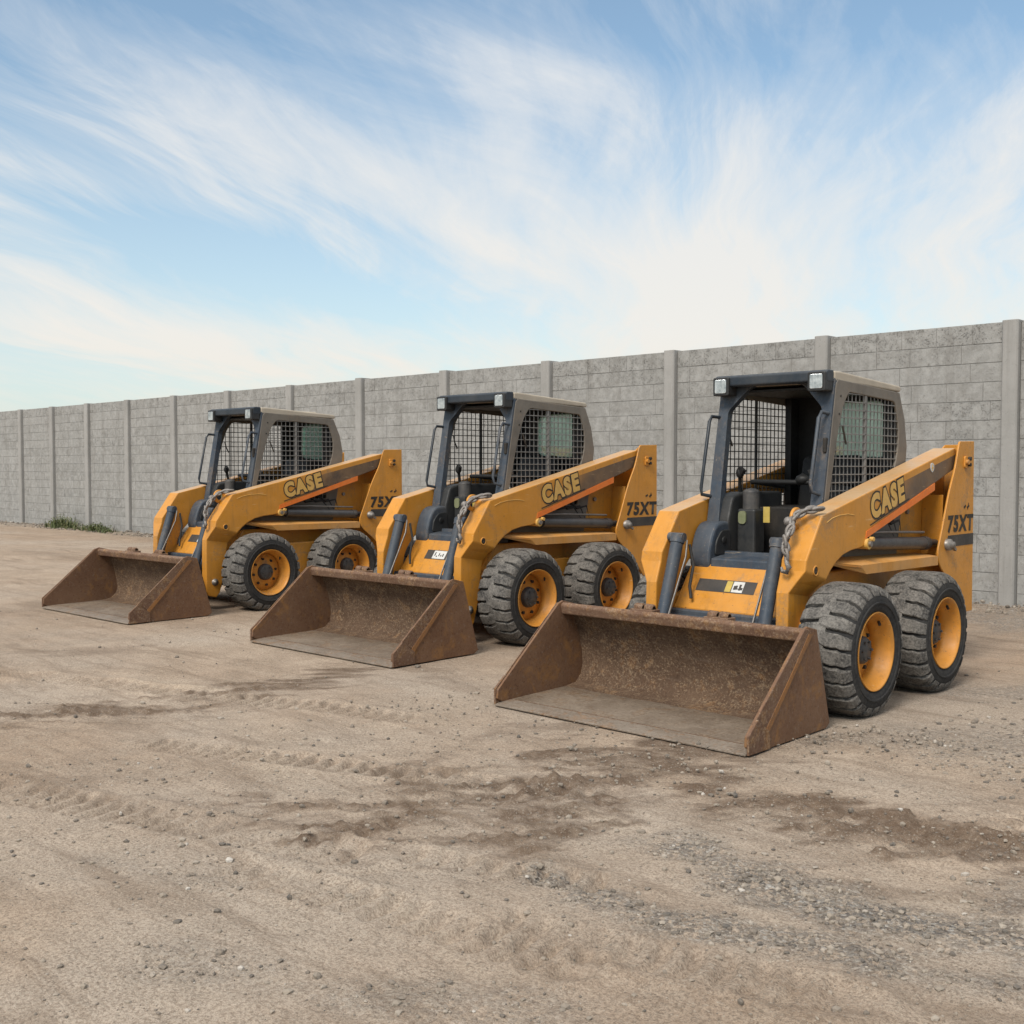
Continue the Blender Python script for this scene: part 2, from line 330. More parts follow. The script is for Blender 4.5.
def ground_mat():
    m, t = newmat('dirt_and_gravel')
    soil = t.math('MULTIPLY', t.new('ShaderNodeAttribute', attribute_name='soil').outputs['Fac'], 1.0, True); grav = t.new('ShaderNodeAttribute', attribute_name='gravel').outputs['Fac']
    pale = t.new('ShaderNodeAttribute', attribute_name='pale').outputs['Fac']
    a = t.noise(t.co, .35, 6, .6); b = t.noise(t.co, 2.1, 7, .68, .4); c = t.noise(t.co, 14, 7, .72); d = t.noise(t.co, 75, 5, .75); e = t.noise(t.co, 210, 3, .7)
    base = t.mix(t.ramp(a, [(.38, 0), (.62, 1)]), (.375, .280, .203), (.47, .375, .288))
    base = t.mix(t.math('MULTIPLY', t.ramp(b, [(.40, 0), (.62, 1)]), .62), base, (.255, .185, .130))
    base = t.mix(t.math('MULTIPLY', t.ramp(t.math('ADD', t.math('MULTIPLY', c, .6), t.math('MULTIPLY', b, .4)), [(.48, 0), (.64, 1)]), .5), base, (.50, .415, .325))
    base = t.mix(t.math('MULTIPLY', pale, .6), base, (.46, .40, .335))
    sm = t.math('MULTIPLY', soil, t.ramp(c, [(.30, .5), (.55, 1)]), True)
    base = t.mix(t.math('MULTIPLY', sm, .92), base, (.095, .060, .039))
    # smears dragged along the yard by passing wheels
    mp = t.new('ShaderNodeMapping'); t.link(t.co, mp.inputs[0]); mp.inputs['Rotation'].default_value = (0, 0, R(-38)); mp.inputs['Scale'].default_value = (.55, 3.4, 1)
    sk = t.noise(mp.outputs[0], 1.6, 8, .72, .6)
    base = t.mix(t.math('MULTIPLY', t.ramp(sk, [(.50, 0), (.66, 1)]), .55), base, (.19, .138, .097))
    base = t.mix(t.math('MULTIPLY', t.ramp(sk, [(.34, 1), (.46, 0)]), .35), base, (.45, .37, .285))
    # gravel: voronoi pebbles of mixed greys
    v1 = t.new('ShaderNodeTexVoronoi', Scale=62.0); t.link(t.co, v1.inputs['Vector'])
    hs = t.new('ShaderNodeSeparateColor'); t.link(v1.outputs['Color'], hs.inputs[0])
    peb = t.ramp(hs.outputs[0], [(.0, (.10, .098, .096)), (.45, (.2, .19, .175)), (.75, (.30, .275, .24)), (1, (.42, .40, .37))])
    gm = t.math('MULTIPLY', grav, t.ramp(t.math('ADD', t.math('MULTIPLY', c, .5), t.math('MULTIPLY', hs.outputs[1], .5)), [(.30, 0), (.52, 1)]), True)
    base = t.mix(gm, base, peb)
    # scattered fine grit everywhere
    v2 = t.new('ShaderNodeTexVoronoi', Scale=150.0); t.link(t.co, v2.inputs['Vector']); h2 = t.new('ShaderNodeSeparateColor'); t.link(v2.outputs['Color'], h2.inputs[0])
    gr = t.math('MULTIPLY', t.ramp(h2.outputs[0], [(.74, 0), (.78, 1)]), t.ramp(b, [(.35, .15), (.6, .55)]))
    base = t.mix(gr, base, t.ramp(h2.outputs[1], [(0, (.10, .082, .064)), (.6, (.2, .165, .13)), (1, (.46, .41, .34))]))
    base = t.mix(t.math('MULTIPLY', t.ramp(d, [(.41, 1), (.53, 0)]), .5), base, (.15, .108, .077))
    base = t.mix(t.math('MULTIPLY', t.ramp(e, [(.36, 1), (.46, 0)]), .55), base, (.12, .085, .06))
    base = t.mix(t.math('MULTIPLY', t.ramp(e, [(.58, 0), (.68, 1)]), .4), base, (.54, .46, .37))
    setv(t, 'Base Color', base); setv(t, 'Roughness', .95); t.b.inputs['Specular IOR Level'].default_value = .15
    pb = t.math('MULTIPLY', t.math('SUBTRACT', 1, v1.outputs['Distance']), t.math('ADD', t.math('MULTIPLY', gm, .9), .1))
    h = t.math('ADD', t.math('MULTIPLY', d, .55), t.math('MULTIPLY', e, .2))
    n = t.bump(c, .45, .05); n = t.bump(h, .8, .014, n); n = t.bump(pb, .75, .012, n); n = t.bump(gr, .5, .008, n)
    setv(t, 'Normal', n); return m
M['ground'] = ground_mat()
def stone_mat():
    m, t = newmat('gravel_stone'); at = t.new('ShaderNodeAttribute', attribute_name='tone').outputs['Fac']
    c = t.noise(t.co, 60, 4, .7)
    base = t.ramp(at, [(0, (.085, .078, .07)), (.35, (.17, .145, .12)), (.7, (.25, .215, .175)), (.96, (.32, .28, .235)), (1, (.46, .43, .39))])
    setv(t, 'Base Color', t.mix(t.math('MULTIPLY', t.ramp(c, [(.4, 0), (.7, 1)]), .4), base, (.28, .22, .16))); setv(t, 'Roughness', .9); return m
M['stone'] = stone_mat()
def leaf_mat():
    m, t = newmat('weed_leaf'); at = t.new('ShaderNodeAttribute', attribute_name='tone').outputs['Fac']
    setv(t, 'Base Color', t.ramp(at, [(0, (.05, .07, .022)), (.6, (.085, .11, .036)), (1, (.20, .18, .085))])); setv(t, 'Roughness', .7); return m
M['leaf'] = leaf_mat()

# ------------------------------------------------------------------ camera, light, sky
cam = bpy.data.cameras.new('camera'); co = bpy.data.objects.new('camera', cam); COL.objects.link(co); scene.camera = co
cam.sensor_width = 36; cam.lens = 36*1112.1/1024; cam.clip_end = 3000; cam.clip_start = .05
co.location = (0, 0, 1.5); co.rotation_euler = (R(90-2.276), 0, R(44.391))
scene.render.resolution_x = 1024; scene.render.resolution_y = 1024
try: scene.render.engine = 'CYCLES'
except Exception: pass
scene.view_settings.view_transform = 'Standard'; scene.view_settings.look = 'None'; scene.view_settings.gamma = 1
scene.view_settings.exposure = 0.5

SUN_EL, SUN_AZ = 46.0, 166.0          # azimuth clockwise from +Y
sd = Vector((math.sin(R(SUN_AZ))*math.cos(R(SUN_EL)), math.cos(R(SUN_AZ))*math.cos(R(SUN_EL)), math.sin(R(SUN_EL))))
sun = bpy.data.lights.new('sun', 'SUN'); sun.energy = 2.3; sun.angle = R(20); sun.color = (1, .93, .84)
so = bpy.data.objects.new('sun', sun); COL.objects.link(so); so.rotation_euler = sd.to_track_quat('Z', 'Y').to_euler(); so.location = (0, 0, 20)

w = bpy.data.worlds.new('World'); scene.world = w; w.use_nodes = True
t = NT(w); bg = t.n['Background']; bg.inputs['Strength'].default_value = .15
sky = t.new('ShaderNodeTexSky', sky_type='NISHITA'); sky.sun_disc = False; sky.sun_elevation = R(SUN_EL); sky.sun_rotation = R(SUN_AZ)
sky.air_density = 1.0; sky.dust_density = 1.2; sky.ozone_density = 1.5; sky.altitude = 50
gc = t.new('ShaderNodeTexCoord').outputs['Generated']
sep = t.new('ShaderNodeSeparateXYZ'); t.link(gc, sep.inputs[0])
den = t.math('ADD', t.math('MAXIMUM', sep.outputs[2], 0), .12)
cx = t.math('DIVIDE', sep.outputs[0], den); cy = t.math('DIVIDE', sep.outputs[1], den)
cmb = t.new('ShaderNodeCombineXYZ'); t.link(cx, cmb.inputs[0]); t.link(cy, cmb.inputs[1])
wn = t.new('ShaderNodeTexNoise', Scale=.8, Detail=2.0); t.link(cmb.outputs[0], wn.inputs['Vector'])
wv = t.new('ShaderNodeVectorMath', operation='SUBTRACT'); t.link(wn.outputs['Color'], wv.inputs[0]); wv.inputs[1].default_value = (.5, .5, .5)
ws = t.new('ShaderNodeVectorMath', operation='SCALE'); t.link(wv.outputs[0], ws.inputs[0]); ws.inputs['Scale'].default_value = .42
wa = t.new('ShaderNodeVectorMath', operation='ADD'); t.link(cmb.outputs[0], wa.inputs[0]); t.link(ws.outputs[0], wa.inputs[1])
CA = R(44.391 - 11)                    # the cirrus streaks run roughly along this heading
def streaks(along, across, off, detail, dist, turn=0, rough=.6):
    r1 = t.new('ShaderNodeVectorRotate', rotation_type='Z_AXIS'); r1.inputs['Angle'].default_value = -(CA + turn); t.link(wa.outputs[0], r1.inputs['Vector'])
    mp = t.new('ShaderNodeMapping'); t.link(r1.outputs[0], mp.inputs[0]); mp.inputs['Scale'].default_value = (across, along, 1); mp.inputs['Location'].default_value = off
    return t.noise(mp.outputs[0], 1.0, detail, rough, dist)
s1 = streaks(.22, .80, (11.5, 9.4, 0), 11, .55, R(2), .63)
s2 = streaks(.42, 2.9, (9.3, 4.2, 2), 9, 1.0, R(-10), .66)
s4 = streaks(.75, 7.5, (2.3, 7.2, 4), 7, .8, R(7), .62)
s3 = streaks(.30, .26, (5.2, 8.8, 5), 2, .3)
cl = t.math('ADD', t.math('ADD', t.math('MULTIPLY', s1, .62), t.math('MULTIPLY', s2, .34)), t.math('ADD', t.math('MULTIPLY', s3, .10), t.math('MULTIPLY', s4, .13)))
# broad banks and gaps of cirrus, by compass heading and height above the horizon (radians)
az = t.math('ARCTAN2', t.math('MULTIPLY', sep.outputs[0], -1), sep.outputs[1])
el = t.math('ARCSINE', sep.outputs[2])
wob = t.math('MULTIPLY', t.math('SUBTRACT', s1, .5), .16)
def bank(a0, e0, la, le, tilt, amp):
    da = t.math('SUBTRACT', az, a0); de = t.math('ADD', t.math('SUBTRACT', el, e0), wob); c_, s_ = math.cos(tilt), math.sin(tilt)
    u = t.math('DIVIDE', t.math('ADD', t.math('MULTIPLY', da, c_), t.math('MULTIPLY', de, s_)), la)
    v = t.math('DIVIDE', t.math('SUBTRACT', t.math('MULTIPLY', de, c_), t.math('MULTIPLY', da, s_)), le)
    return t.math('MULTIPLY', t.math('EXPONENT', t.math('MULTIPLY', t.math('ADD', t.math('MULTIPLY', u, u), t.math('MULTIPLY', v, v)), -1)), amp)
for bk_ in [(1.07, .29, .24, .050, .36, .07), (.80, .225, .22, .060, .22, .070), (.48, .20, .26, .07, -.22, .065), (1.07, .112, .32, .024, .08, .10), (.785, .345, .12, .022, .1, .06), (1.16, .222, .13, .018, .2, .07),
            (.61, .37, .33, .055, 0, -.085), (1.05, .175, .24, .024, .2, -.10), (.66, .262, .09, .045, 0, -.06), (.89, .155, .14, .03, .1, -.06), (1.2, .40, .2, .05, .3, -.05)]:
    cl = t.math('ADD', cl, bank(*bk_))
cover = t.ramp(cl, [(.52, .05), (.59, .27), (.645, .58), (.73, .93)])
high = t.ramp(sep.outputs[2], [(.46, 0), (.70, .9)])
cover = t.math('MAXIMUM', cover, high)
hz = t.ramp(sep.outputs[2], [(0.0, 1), (.06, .72), (.17, .36), (.33, .05)])
blue = t.mix(1.0, sky.outputs[0], (.70, .79, .75), 'MULTIPLY')
warm = t.ramp(sep.outputs[2], [(0.0, (4.35, 3.95, 3.35)), (.12, (4.2, 4.05, 3.8)), (.40, (3.85, 3.95, 4.05)), (.66, (5.8, 5.7, 5.5))])
c1 = t.mix(t.math('MULTIPLY', hz, .8), blue, (3.55, 3.75, 3.75))
c2 = t.mix(cover, c1, warm)
t.link(c2, bg.inputs['Color'])

# ------------------------------------------------------------------ ground
def vnoise(x, y, seed):
    xi = np.floor(x).astype(np.int64); yi = np.floor(y).astype(np.int64); xf = x-xi; yf = y-yi
    def h(i, j):
        n = (i*374761393 + j*668265263 + seed*974711) & 0x7fffffff
        n = ((n ^ (n >> 13))*1274126177) & 0x7fffffff
        return ((n ^ (n >> 16)) & 0xffff)/65535.0
    u = xf*xf*(3-2*xf); v = yf*yf*(3-2*yf)
    return (h(xi, yi)*(1-u)+h(xi+1, yi)*u)*(1-v) + (h(xi, yi+1)*(1-u)+h(xi+1, yi+1)*u)*v
def fbm(x, y, seed, o=4):
    s = 0; a = .5
    for k in range(o): s = s + a*(vnoise(x*2**k, y*2**k, seed+k)-.5); a *= .5
    return s
def seg_dist(x, y, pts):
    best = np.full(x.shape, 1e9); along = np.zeros(x.shape); acc = 0
    for (ax, ay), (bx, by) in zip(pts[:-1], pts[1:]):
        L = math.hypot(bx-ax, by-ay); tx, ty = (bx-ax)/L, (by-ay)/L
        s = np.clip((x-ax)*tx+(y-ay)*ty, 0, L); d = np.hypot(x-ax-s*tx, y-ay-s*ty)
        k = d < best; best = np.where(k, d, best); along = np.where(k, acc+s, along); acc += L
    return best, along
SOIL = [([(-3.75, 3.0), (-3.45, 3.4), (-3.38, 3.98), (-3.5, 4.6)], .33, 1.5), ([(-3.1, 4.42), (-2.75, 4.33), (-2.25, 4.45), (-1.75, 4.47), (-1.2, 4.6)], .27, 1.4),
        ([(-6.9, 2.2), (-6.55, 3.07), (-6.43, 3.69), (-6.54, 4.9)], .20, 1.1), ([(-4.25, 3.6), (-4.48, 4.5), (-4.3, 4.8)], .08, .5), ([(-7.9, 5.9), (-5.4, 5.15)], .10, .4),
        ([(-1.9, 3.7), (-1.2, 3.95)], .10, .6), ([(-5.46, 2.06), (-4.5, 2.4), (-3.6, 2.75)], .12, .35), ([(-9.5, 2.2), (-8.7, 4.2)], .16, .45), ([(-14, 7), (-11.2, 4.0)], .2, .4), ([(-20, 8), (-13, 8.5)], .22, .35)]
GRAV = [([(-2.55, 3.5), (-2.15, 3.49), (-1.79, 3.42), (-1.2, 3.55)], .20, 1.0), ([(-2.75, 2.96), (-2.26, 2.93), (-1.9, 3.05), (-1.5, 3.2)], .11, .8), ([(-3.06, 1.67), (-2.52, 1.84), (-2.1, 2.2)], .13, .35),
        ([(-1.5, 3.1), (-1.2, 3.25)], .12, .9), ([(-4.1, 1.9), (-3.5, 2.1)], .10, .25), ([(-2.3, 6.0), (-1.2, 8.0)], .7, .5), ([(-40, 11.9), (6, 11.9)], .28, .75), ([(-1.2, 4.0), (0, 5)], .4, .6), ([(-6, 11.2), (3, 11.2)], .75, .8), ([(-3, 7.6), (0, 8.6)], .5, .55)]
TRACK = [([(-2.6, 2.55), (-1.5, 2.85)], .13), ([(-3.7, 2.2), (-2.2, 2.5)], .12), ([(-3.3, 2.75), (-2.5, 3.05)], .10), ([(-6.2, 1.7), (-3.4, 2.62)], .14), ([(-5.6, 2.9), (-3.2, 3.9)], .13), ([(-8.5, 3.1), (-5.0, 4.3)], .14), ([(-1.9, 4.2), (-1.1, 6.6)], .15)]
def masks(x, y):
    n1 = fbm(x*2.3, y*2.3, 11, 5); q1 = x*.79-y*.61; q2 = x*.61+y*.79; n2 = fbm(q1*12, q2*4.5, 23, 5); soil = np.zeros(x.shape); grav = np.zeros(x.shape)
    for pts, wd, am in SOIL:
        d, _ = seg_dist(x, y, pts); soil = np.maximum(soil, min(am, 1.25)*np.clip((1.5-(d + n1*wd*2.4 + n2*wd*4.8)/wd)*.62, 0, 1))
    for pts, wd, am in GRAV:
        d, _ = seg_dist(x, y, pts); grav = np.maximum(grav, am*np.clip(1.25-(d + n1*wd*2.0 + n2*wd*1.2)/wd, 0, 1))
    return soil, grav
def height(x, y, soil, grav):
    z = fbm(x*.35, y*.35, 5, 3)*.035 + fbm(x*1.7, y*1.7, 41, 4)*.036 + fbm(x*9, y*9, 61, 4)*.020
    lump = fbm(x*20, y*20, 71, 4); z = z + soil*(.006 + lump*.055 + fbm(x*38, y*38, 77, 2)*.03) + grav*(.006 + fbm(x*22, y*22, 81, 3)*.02)
    for pts, wd in TRACK:
        d, s = seg_dist(x, y, pts); k = np.clip(1-(d/wd)**4, 0, 1)*np.clip(fbm(x*1.5, y*1.5, 91, 3)*2.4+.75, 0, 1)
        z = z - .014*k + .020*k*np.tanh(3*np.sin(s*2*math.pi/.105 + d*9)) + .016*np.exp(-((d-wd*1.1)/.03)**2)*np.clip(fbm(x*2.5, y*2.5, 95, 3)*3+.5, 0, 1)
    wb = np.exp(-((y-12.0)/.22)**2); z = z + wb*(.03+fbm(x*1.3, 0*y, 101, 4)*.11+lump*.03)
    return z
def axis(lo, hi, step, far, grow):
    a = list(np.arange(lo, hi, step)); s = step; p = a[-1]
    while p < far: s *= grow; p += s; a.append(p)
    s = step; p = lo; b = []
    while p > -far: s *= grow; p -= s; b.append(p)
    return np.array(b[::-1]+a)
gx = axis(-7.5, .3, .015, 700, 1.045); gy = axis(1.2, 5.6, .015, 700, 1.045)
XX, YY = np.meshgrid(gx, gy); so_, gr_ = masks(XX, YY); fall = 1/(1+(np.hypot(XX+4, YY-5)/60)**2)
ZZ = height(XX, YY, so_, gr_)*fall
under = np.zeros(XX.shape)                                  # packed flat where the machines stand
for mx in (-4.07, -7.39, -10.99): under = np.maximum(under, np.clip(1.4-np.maximum(np.abs(XX-mx)/1.15, np.abs(YY-6.4)/1.75), 0, .4)/.4)
ZZ = ZZ*(1-.85*under) - .004*under
pale = np.clip(fbm(XX*.8, YY*.8, 131, 4)*3.2+.25, 0, 1) + .8*np.exp(-(((XX+2.4)/.8)**2+((YY-4.95)/.35)**2))
nx, ny = len(gx), len(gy)
verts = np.stack([XX.ravel(), YY.ravel(), ZZ.ravel()], 1)
ii = np.arange(nx*ny).reshape(ny, nx); quads = np.stack([ii[:-1, :-1].ravel(), ii[:-1, 1:].ravel(), ii[1:, 1:].ravel(), ii[1:, :-1].ravel()], 1)
def npmesh(name, verts, faces, mat, smooth=True):
    k = faces.shape[1]; me = bpy.data.meshes.new(name); me.vertices.add(len(verts)); me.vertices.foreach_set('co', verts.astype(np.float32).ravel())
    me.loops.add(faces.size); me.loops.foreach_set('vertex_index', faces.astype(np.int32).ravel())
    me.polygons.add(len(faces)); me.polygons.foreach_set('loop_start', np.arange(0, faces.size, k, dtype=np.int32)); me.polygons.foreach_set('loop_total', np.full(len(faces), k, dtype=np.int32))
    me.update(); me.validate(); me.materials.append(mat); me.polygons.foreach_set('use_smooth', np.full(len(me.polygons), smooth))
    o = bpy.data.objects.new(name, me); COL.objects.link(o); return o
def attr(o, name, dom, vals):
    a = o.data.attributes.new(name, 'FLOAT', dom); a.data.foreach_set('value', np.asarray(vals, np.float32).ravel())
go = npmesh('ground', verts, quads, M['ground']); attr(go, 'soil', 'POINT', so_); attr(go, 'gravel', 'POINT', gr_); attr(go, 'pale', 'POINT', np.clip(pale, 0, 1)); tag(go, kind='structure')

# loose stones on the dirt: nobody could count them
bm = bmesh.new(); bmesh.ops.create_icosphere(bm, subdivisions=1, radius=1); iv = np.array([v.co[:] for v in bm.verts]); jf = np.array([[v.index for v in f.verts] for f in bm.faces]); bm.free()
def scatter(n, x0, x1, y0, y1, smin, smax, power, wfun):
    x = np.random.uniform(x0, x1, n); y = np.random.uniform(y0, y1, n); s_, g_ = masks(x, y); keep = np.random.rand(n) < wfun(s_, g_, x, y)
    x, y, s_, g_ = x[keep], y[keep], s_[keep], g_[keep]; r = smin+(smax-smin)*np.random.rand(len(x))**power
    return x, y, r, height(x, y, s_, g_)
parts = [scatter(60000, -5.5, 0, 1.2, 6, .003, .014, 4, lambda s, g, x, y: .07+.75*g+.10*s), scatter(16000, -12, 0, 1.5, 9, .005, .018, 5, lambda s, g, x, y: .05+.45*g+.12*s),
         scatter(130, -6.5, -.5, 1.6, 6, .012, .024, 2, lambda s, g, x, y: .12+.6*g), scatter(9000, -34, -1, 11.55, 12.12, .008, .035, 4, lambda s, g, x, y: .5+0*x), scatter(3000, -2.8, -.5, 5.4, 11, .006, .02, 3, lambda s, g, x, y: .35+0*x)]
px = np.concatenate([p[0] for p in parts]); py = np.concatenate([p[1] for p in parts]); pr = np.concatenate([p[2] for p in parts]); pz = np.concatenate([p[3] for p in parts])
n = len(px); rs = np.random.uniform(.6, 1.35, (n, 1, 3)); rs[:, :, 2] *= .7; jit = 1+np.random.uniform(-.22, .22, (n, 12, 1)); an = np.random.uniform(0, 6.28, n)
V = iv[None]*jit*rs*pr[:, None, None]; ca, sa = np.cos(an)[:, None], np.sin(an)[:, None]
V = np.stack([V[..., 0]*ca-V[..., 1]*sa+px[:, None], V[..., 0]*sa+V[..., 1]*ca+py[:, None], V[..., 2]+(pz+pr*.25)[:, None]], -1).reshape(-1, 3)
F = (jf[None]+(np.arange(n)*12)[:, None, None]).reshape(-1, 3)
st = npmesh('gravel', V, F, M['stone'], False); attr(st, 'tone', 'FACE', np.repeat(np.random.rand(n), 20))
tag(st, 'loose grey and tan gravel stones strewn over the dirt yard', 'gravel', kind='stuff')

# ------------------------------------------------------------------ concrete wall
WY = 12.15; WH = 3.05
wall = tag(empty('concrete_wall', (-17, WY, 0)), 'long grey concrete block wall with evenly spaced posts behind the loaders', 'wall')
posts = [-4.48+2.19*k for k in range(4, 0, -1)] + [-4.48, -6.67, -8.89, -11.13, -13.37, -15.57, -17.7, -19.89, -22.07, -24.18, -26.24, -28.24, -30.21] + [-30.21-2.05*k for k in range(1, 6)]
rnd = random.Random(3)
for i, pxx in enumerate(posts):
    b = MB(); hw = .085; tl = rnd.uniform(-.006, .006)
    b.prism([(pxx+17-hw, -.085), (pxx+17-hw+.018, -.105), (pxx+17+hw-.018, -.105), (pxx+17+hw, -.085), (pxx+17+hw, .12), (pxx+17-hw, .12)], 2, -.1, WH+.012+rnd.uniform(-.008, .008))
    b.build('wall_post', M['post'], wall, .006)
    if i+1 < len(posts):
        x1 = pxx+17-hw-.004; x0 = posts[i+1]+17+hw+.004
        mb = MB(); mb.box(x0, x1, -.018, .10, -.1, WH-.012, 1); tone = [.5]*6; rough = [.3]*6
        z = -.06; row = 0; ptone = rnd.uniform(-.16, .16)
        while z < WH-.02:
            h = .205 if row else .225; z1 = min(z+h, WH)
            if WH-z1 < .09: z1 = WH
            off = (rnd.choice([0, .2, .28, .11]))
            x = x0+.002; first = True; rrow = rnd.random()**2*.6; trow = rnd.uniform(-.15, .15)
            if z1 == WH: rrow = .75; trow = -.1
            while x < x1-.01:
                L = rnd.choice([.40, .40, .58, .58, .80, .30]) if not (first and off) else off; first = False
                xe = min(x+L, x1-.002)
                if x1-xe < .12: xe = x1-.002
                g = .0032; d = rnd.uniform(-.0012, .0018); q = [rnd.uniform(-.0009, .0009) for _ in range(4)]
                gv = .0016; v0 = [(x+gv, z+g), (xe-gv, z+g), (xe-gv, z1-g), (x+gv, z1-g)]; c = .0025
                front = [(a+(c if k in (0, 3) else -c), -.0228-d+q[k], bb+(c if k in (0, 1) else -c)) for k, (a, bb) in enumerate(v0)]; back = [(a, -.016, bb) for a, bb in v0]
                mb.add(front+back, [(0, 1, 2, 3), (4, 5, 1, 0), (5, 6, 2, 1), (6, 7, 3, 2), (7, 4, 0, 3)], 0)
                tv = min(1, max(0, .48+ptone+trow+rnd.gauss(0, .11))); rv = min(1, max(0, rrow+rnd.choice([0, 0, 0, .1, .45])*rnd.random()))
                tone += [tv]*5; rough += [rv]*5
                x = xe
            z = z1; row += 1
        po = mb.build('wall_panel', [M['block'], M['mortar']], wall); attr(po, 'tone', 'FACE', tone); attr(po, 'rough', 'FACE', rough)

# weeds at the foot of the wall
def weeds(x, y, wx, n, hmax, label, seed):
    rn = random.Random(seed); b = MB(); tone = []
    for k in range(n):
        cx_ = x+rn.gauss(0, wx); cy_ = y+rn.gauss(0, .10); h = hmax*rn.uniform(.4, 1.15)*math.exp(-((cx_-x)/(wx*1.9))**2); a = rn.uniform(0, 6.28); le = rn.uniform(.1, .7)*h
        wd = rn.uniform(.006, .016); dx, dy = math.cos(a), math.sin(a); p = []
        for q in range(4):
            u = q/3; w2 = wd*(1-u)**.7*(1.3 if q == 1 else 1); c = Vector((cx_+dx*le*u*u, cy_+dy*le*u*u, -.01+h*u*(1-.25*u)))
            p += [c+Vector((-dy, dx, 0))*w2, c-Vector((-dy, dx, 0))*w2]
        b.add(p, [(0, 1, 3, 2), (2, 3, 5, 4), (4, 5, 7, 6)]); tone += [rn.random()]*3
        if rn.random() < .5:
            for q in range(3):
                c = Vector((cx_, cy_, h*rn.uniform(.2, .8))); u = Vector((rn.gauss(0, 1), rn.gauss(0, 1), rn.gauss(.3, .5))).normalized()*rn.uniform(.03, .06); v2 = u.cross(Vector((rn.random(), rn.random(), 1))).normalized()*.014
                b.add([c, c+u*.5+v2, c+u, c+u*.5-v2], [(0, 1, 2, 3)]); tone.append(rn.random())
    o = b.build('weed_clump', M['leaf'], recalc=False); attr(o, 'tone', 'FACE', tone); tag(o, label, 'weeds', 'weeds along the wall foot')
weeds(-27.15, 11.85, .45, 420, .42, 'taller tuft of green weeds beside a post at the foot of the wall', 1)
weeds(-25.2, 11.80, .50, 380, .26, 'low spreading tuft of weeds right of the taller one, at the wall foot', 2)

# ------------------------------------------------------------------ lettering
def text_mesh(body, offset):
    c = bpy.data.curves.new('t', 'FONT'); c.body = body; c.offset = offset; c.size = 1; c.space_character = 1.22; c.resolution_u = 4
    o = bpy.data.objects.new('t', c); COL.objects.link(o); bpy.context.view_layer.update()
    me = bpy.data.meshes.new_from_object(o.evaluated_get(bpy.context.evaluated_depsgraph_get())); bpy.data.objects.remove(o); bpy.data.curves.remove(c); return me
def lettering(name, body, offset, x, y0, z0, width, capheight, ang, mat, parent, ref=None, shear=0):
    me = text_mesh(body, offset); me.name = name
    base = text_mesh(body, 0) if ref is None else ref
    xs = [v.co.x for v in base.vertices]; ys = [v.co.y for v in base.vertices]; x0, x1, b0, b1 = min(xs), max(xs), min(ys), max(ys)
    ca, sa = math.cos(ang), math.sin(ang)
    for v in me.vertices:
        u = (v.co.x-x0)/(x1-x0)*width; q = (v.co.y-b0)/(b1-b0)*capheight; u += shear*q
        v.co = (x, y0+u*ca-q*sa, z0+u*sa+q*ca)
    me.materials.append(mat); o = bpy.data.objects.new(name, me); COL.objects.link(o); o.parent = parent
    return o

# ------------------------------------------------------------------ skid steer loader
def mirror(o, s): return o
def seg_clip(poly, axis_, val):
    """intervals of the line coord[axis_]=val inside poly"""
    xs = []
    for i in range(len(poly)):
        a, b = poly[i-1], poly[i]
        if (a[axis_]-val)*(b[axis_]-val) < 0:
            tt = (val-a[axis_])/(b[axis_]-a[axis_]); xs.append(a[1-axis_]+tt*(b[1-axis_]-a[1-axis_]))
    xs.sort(); return list(zip(xs[::2], xs[1::2]))

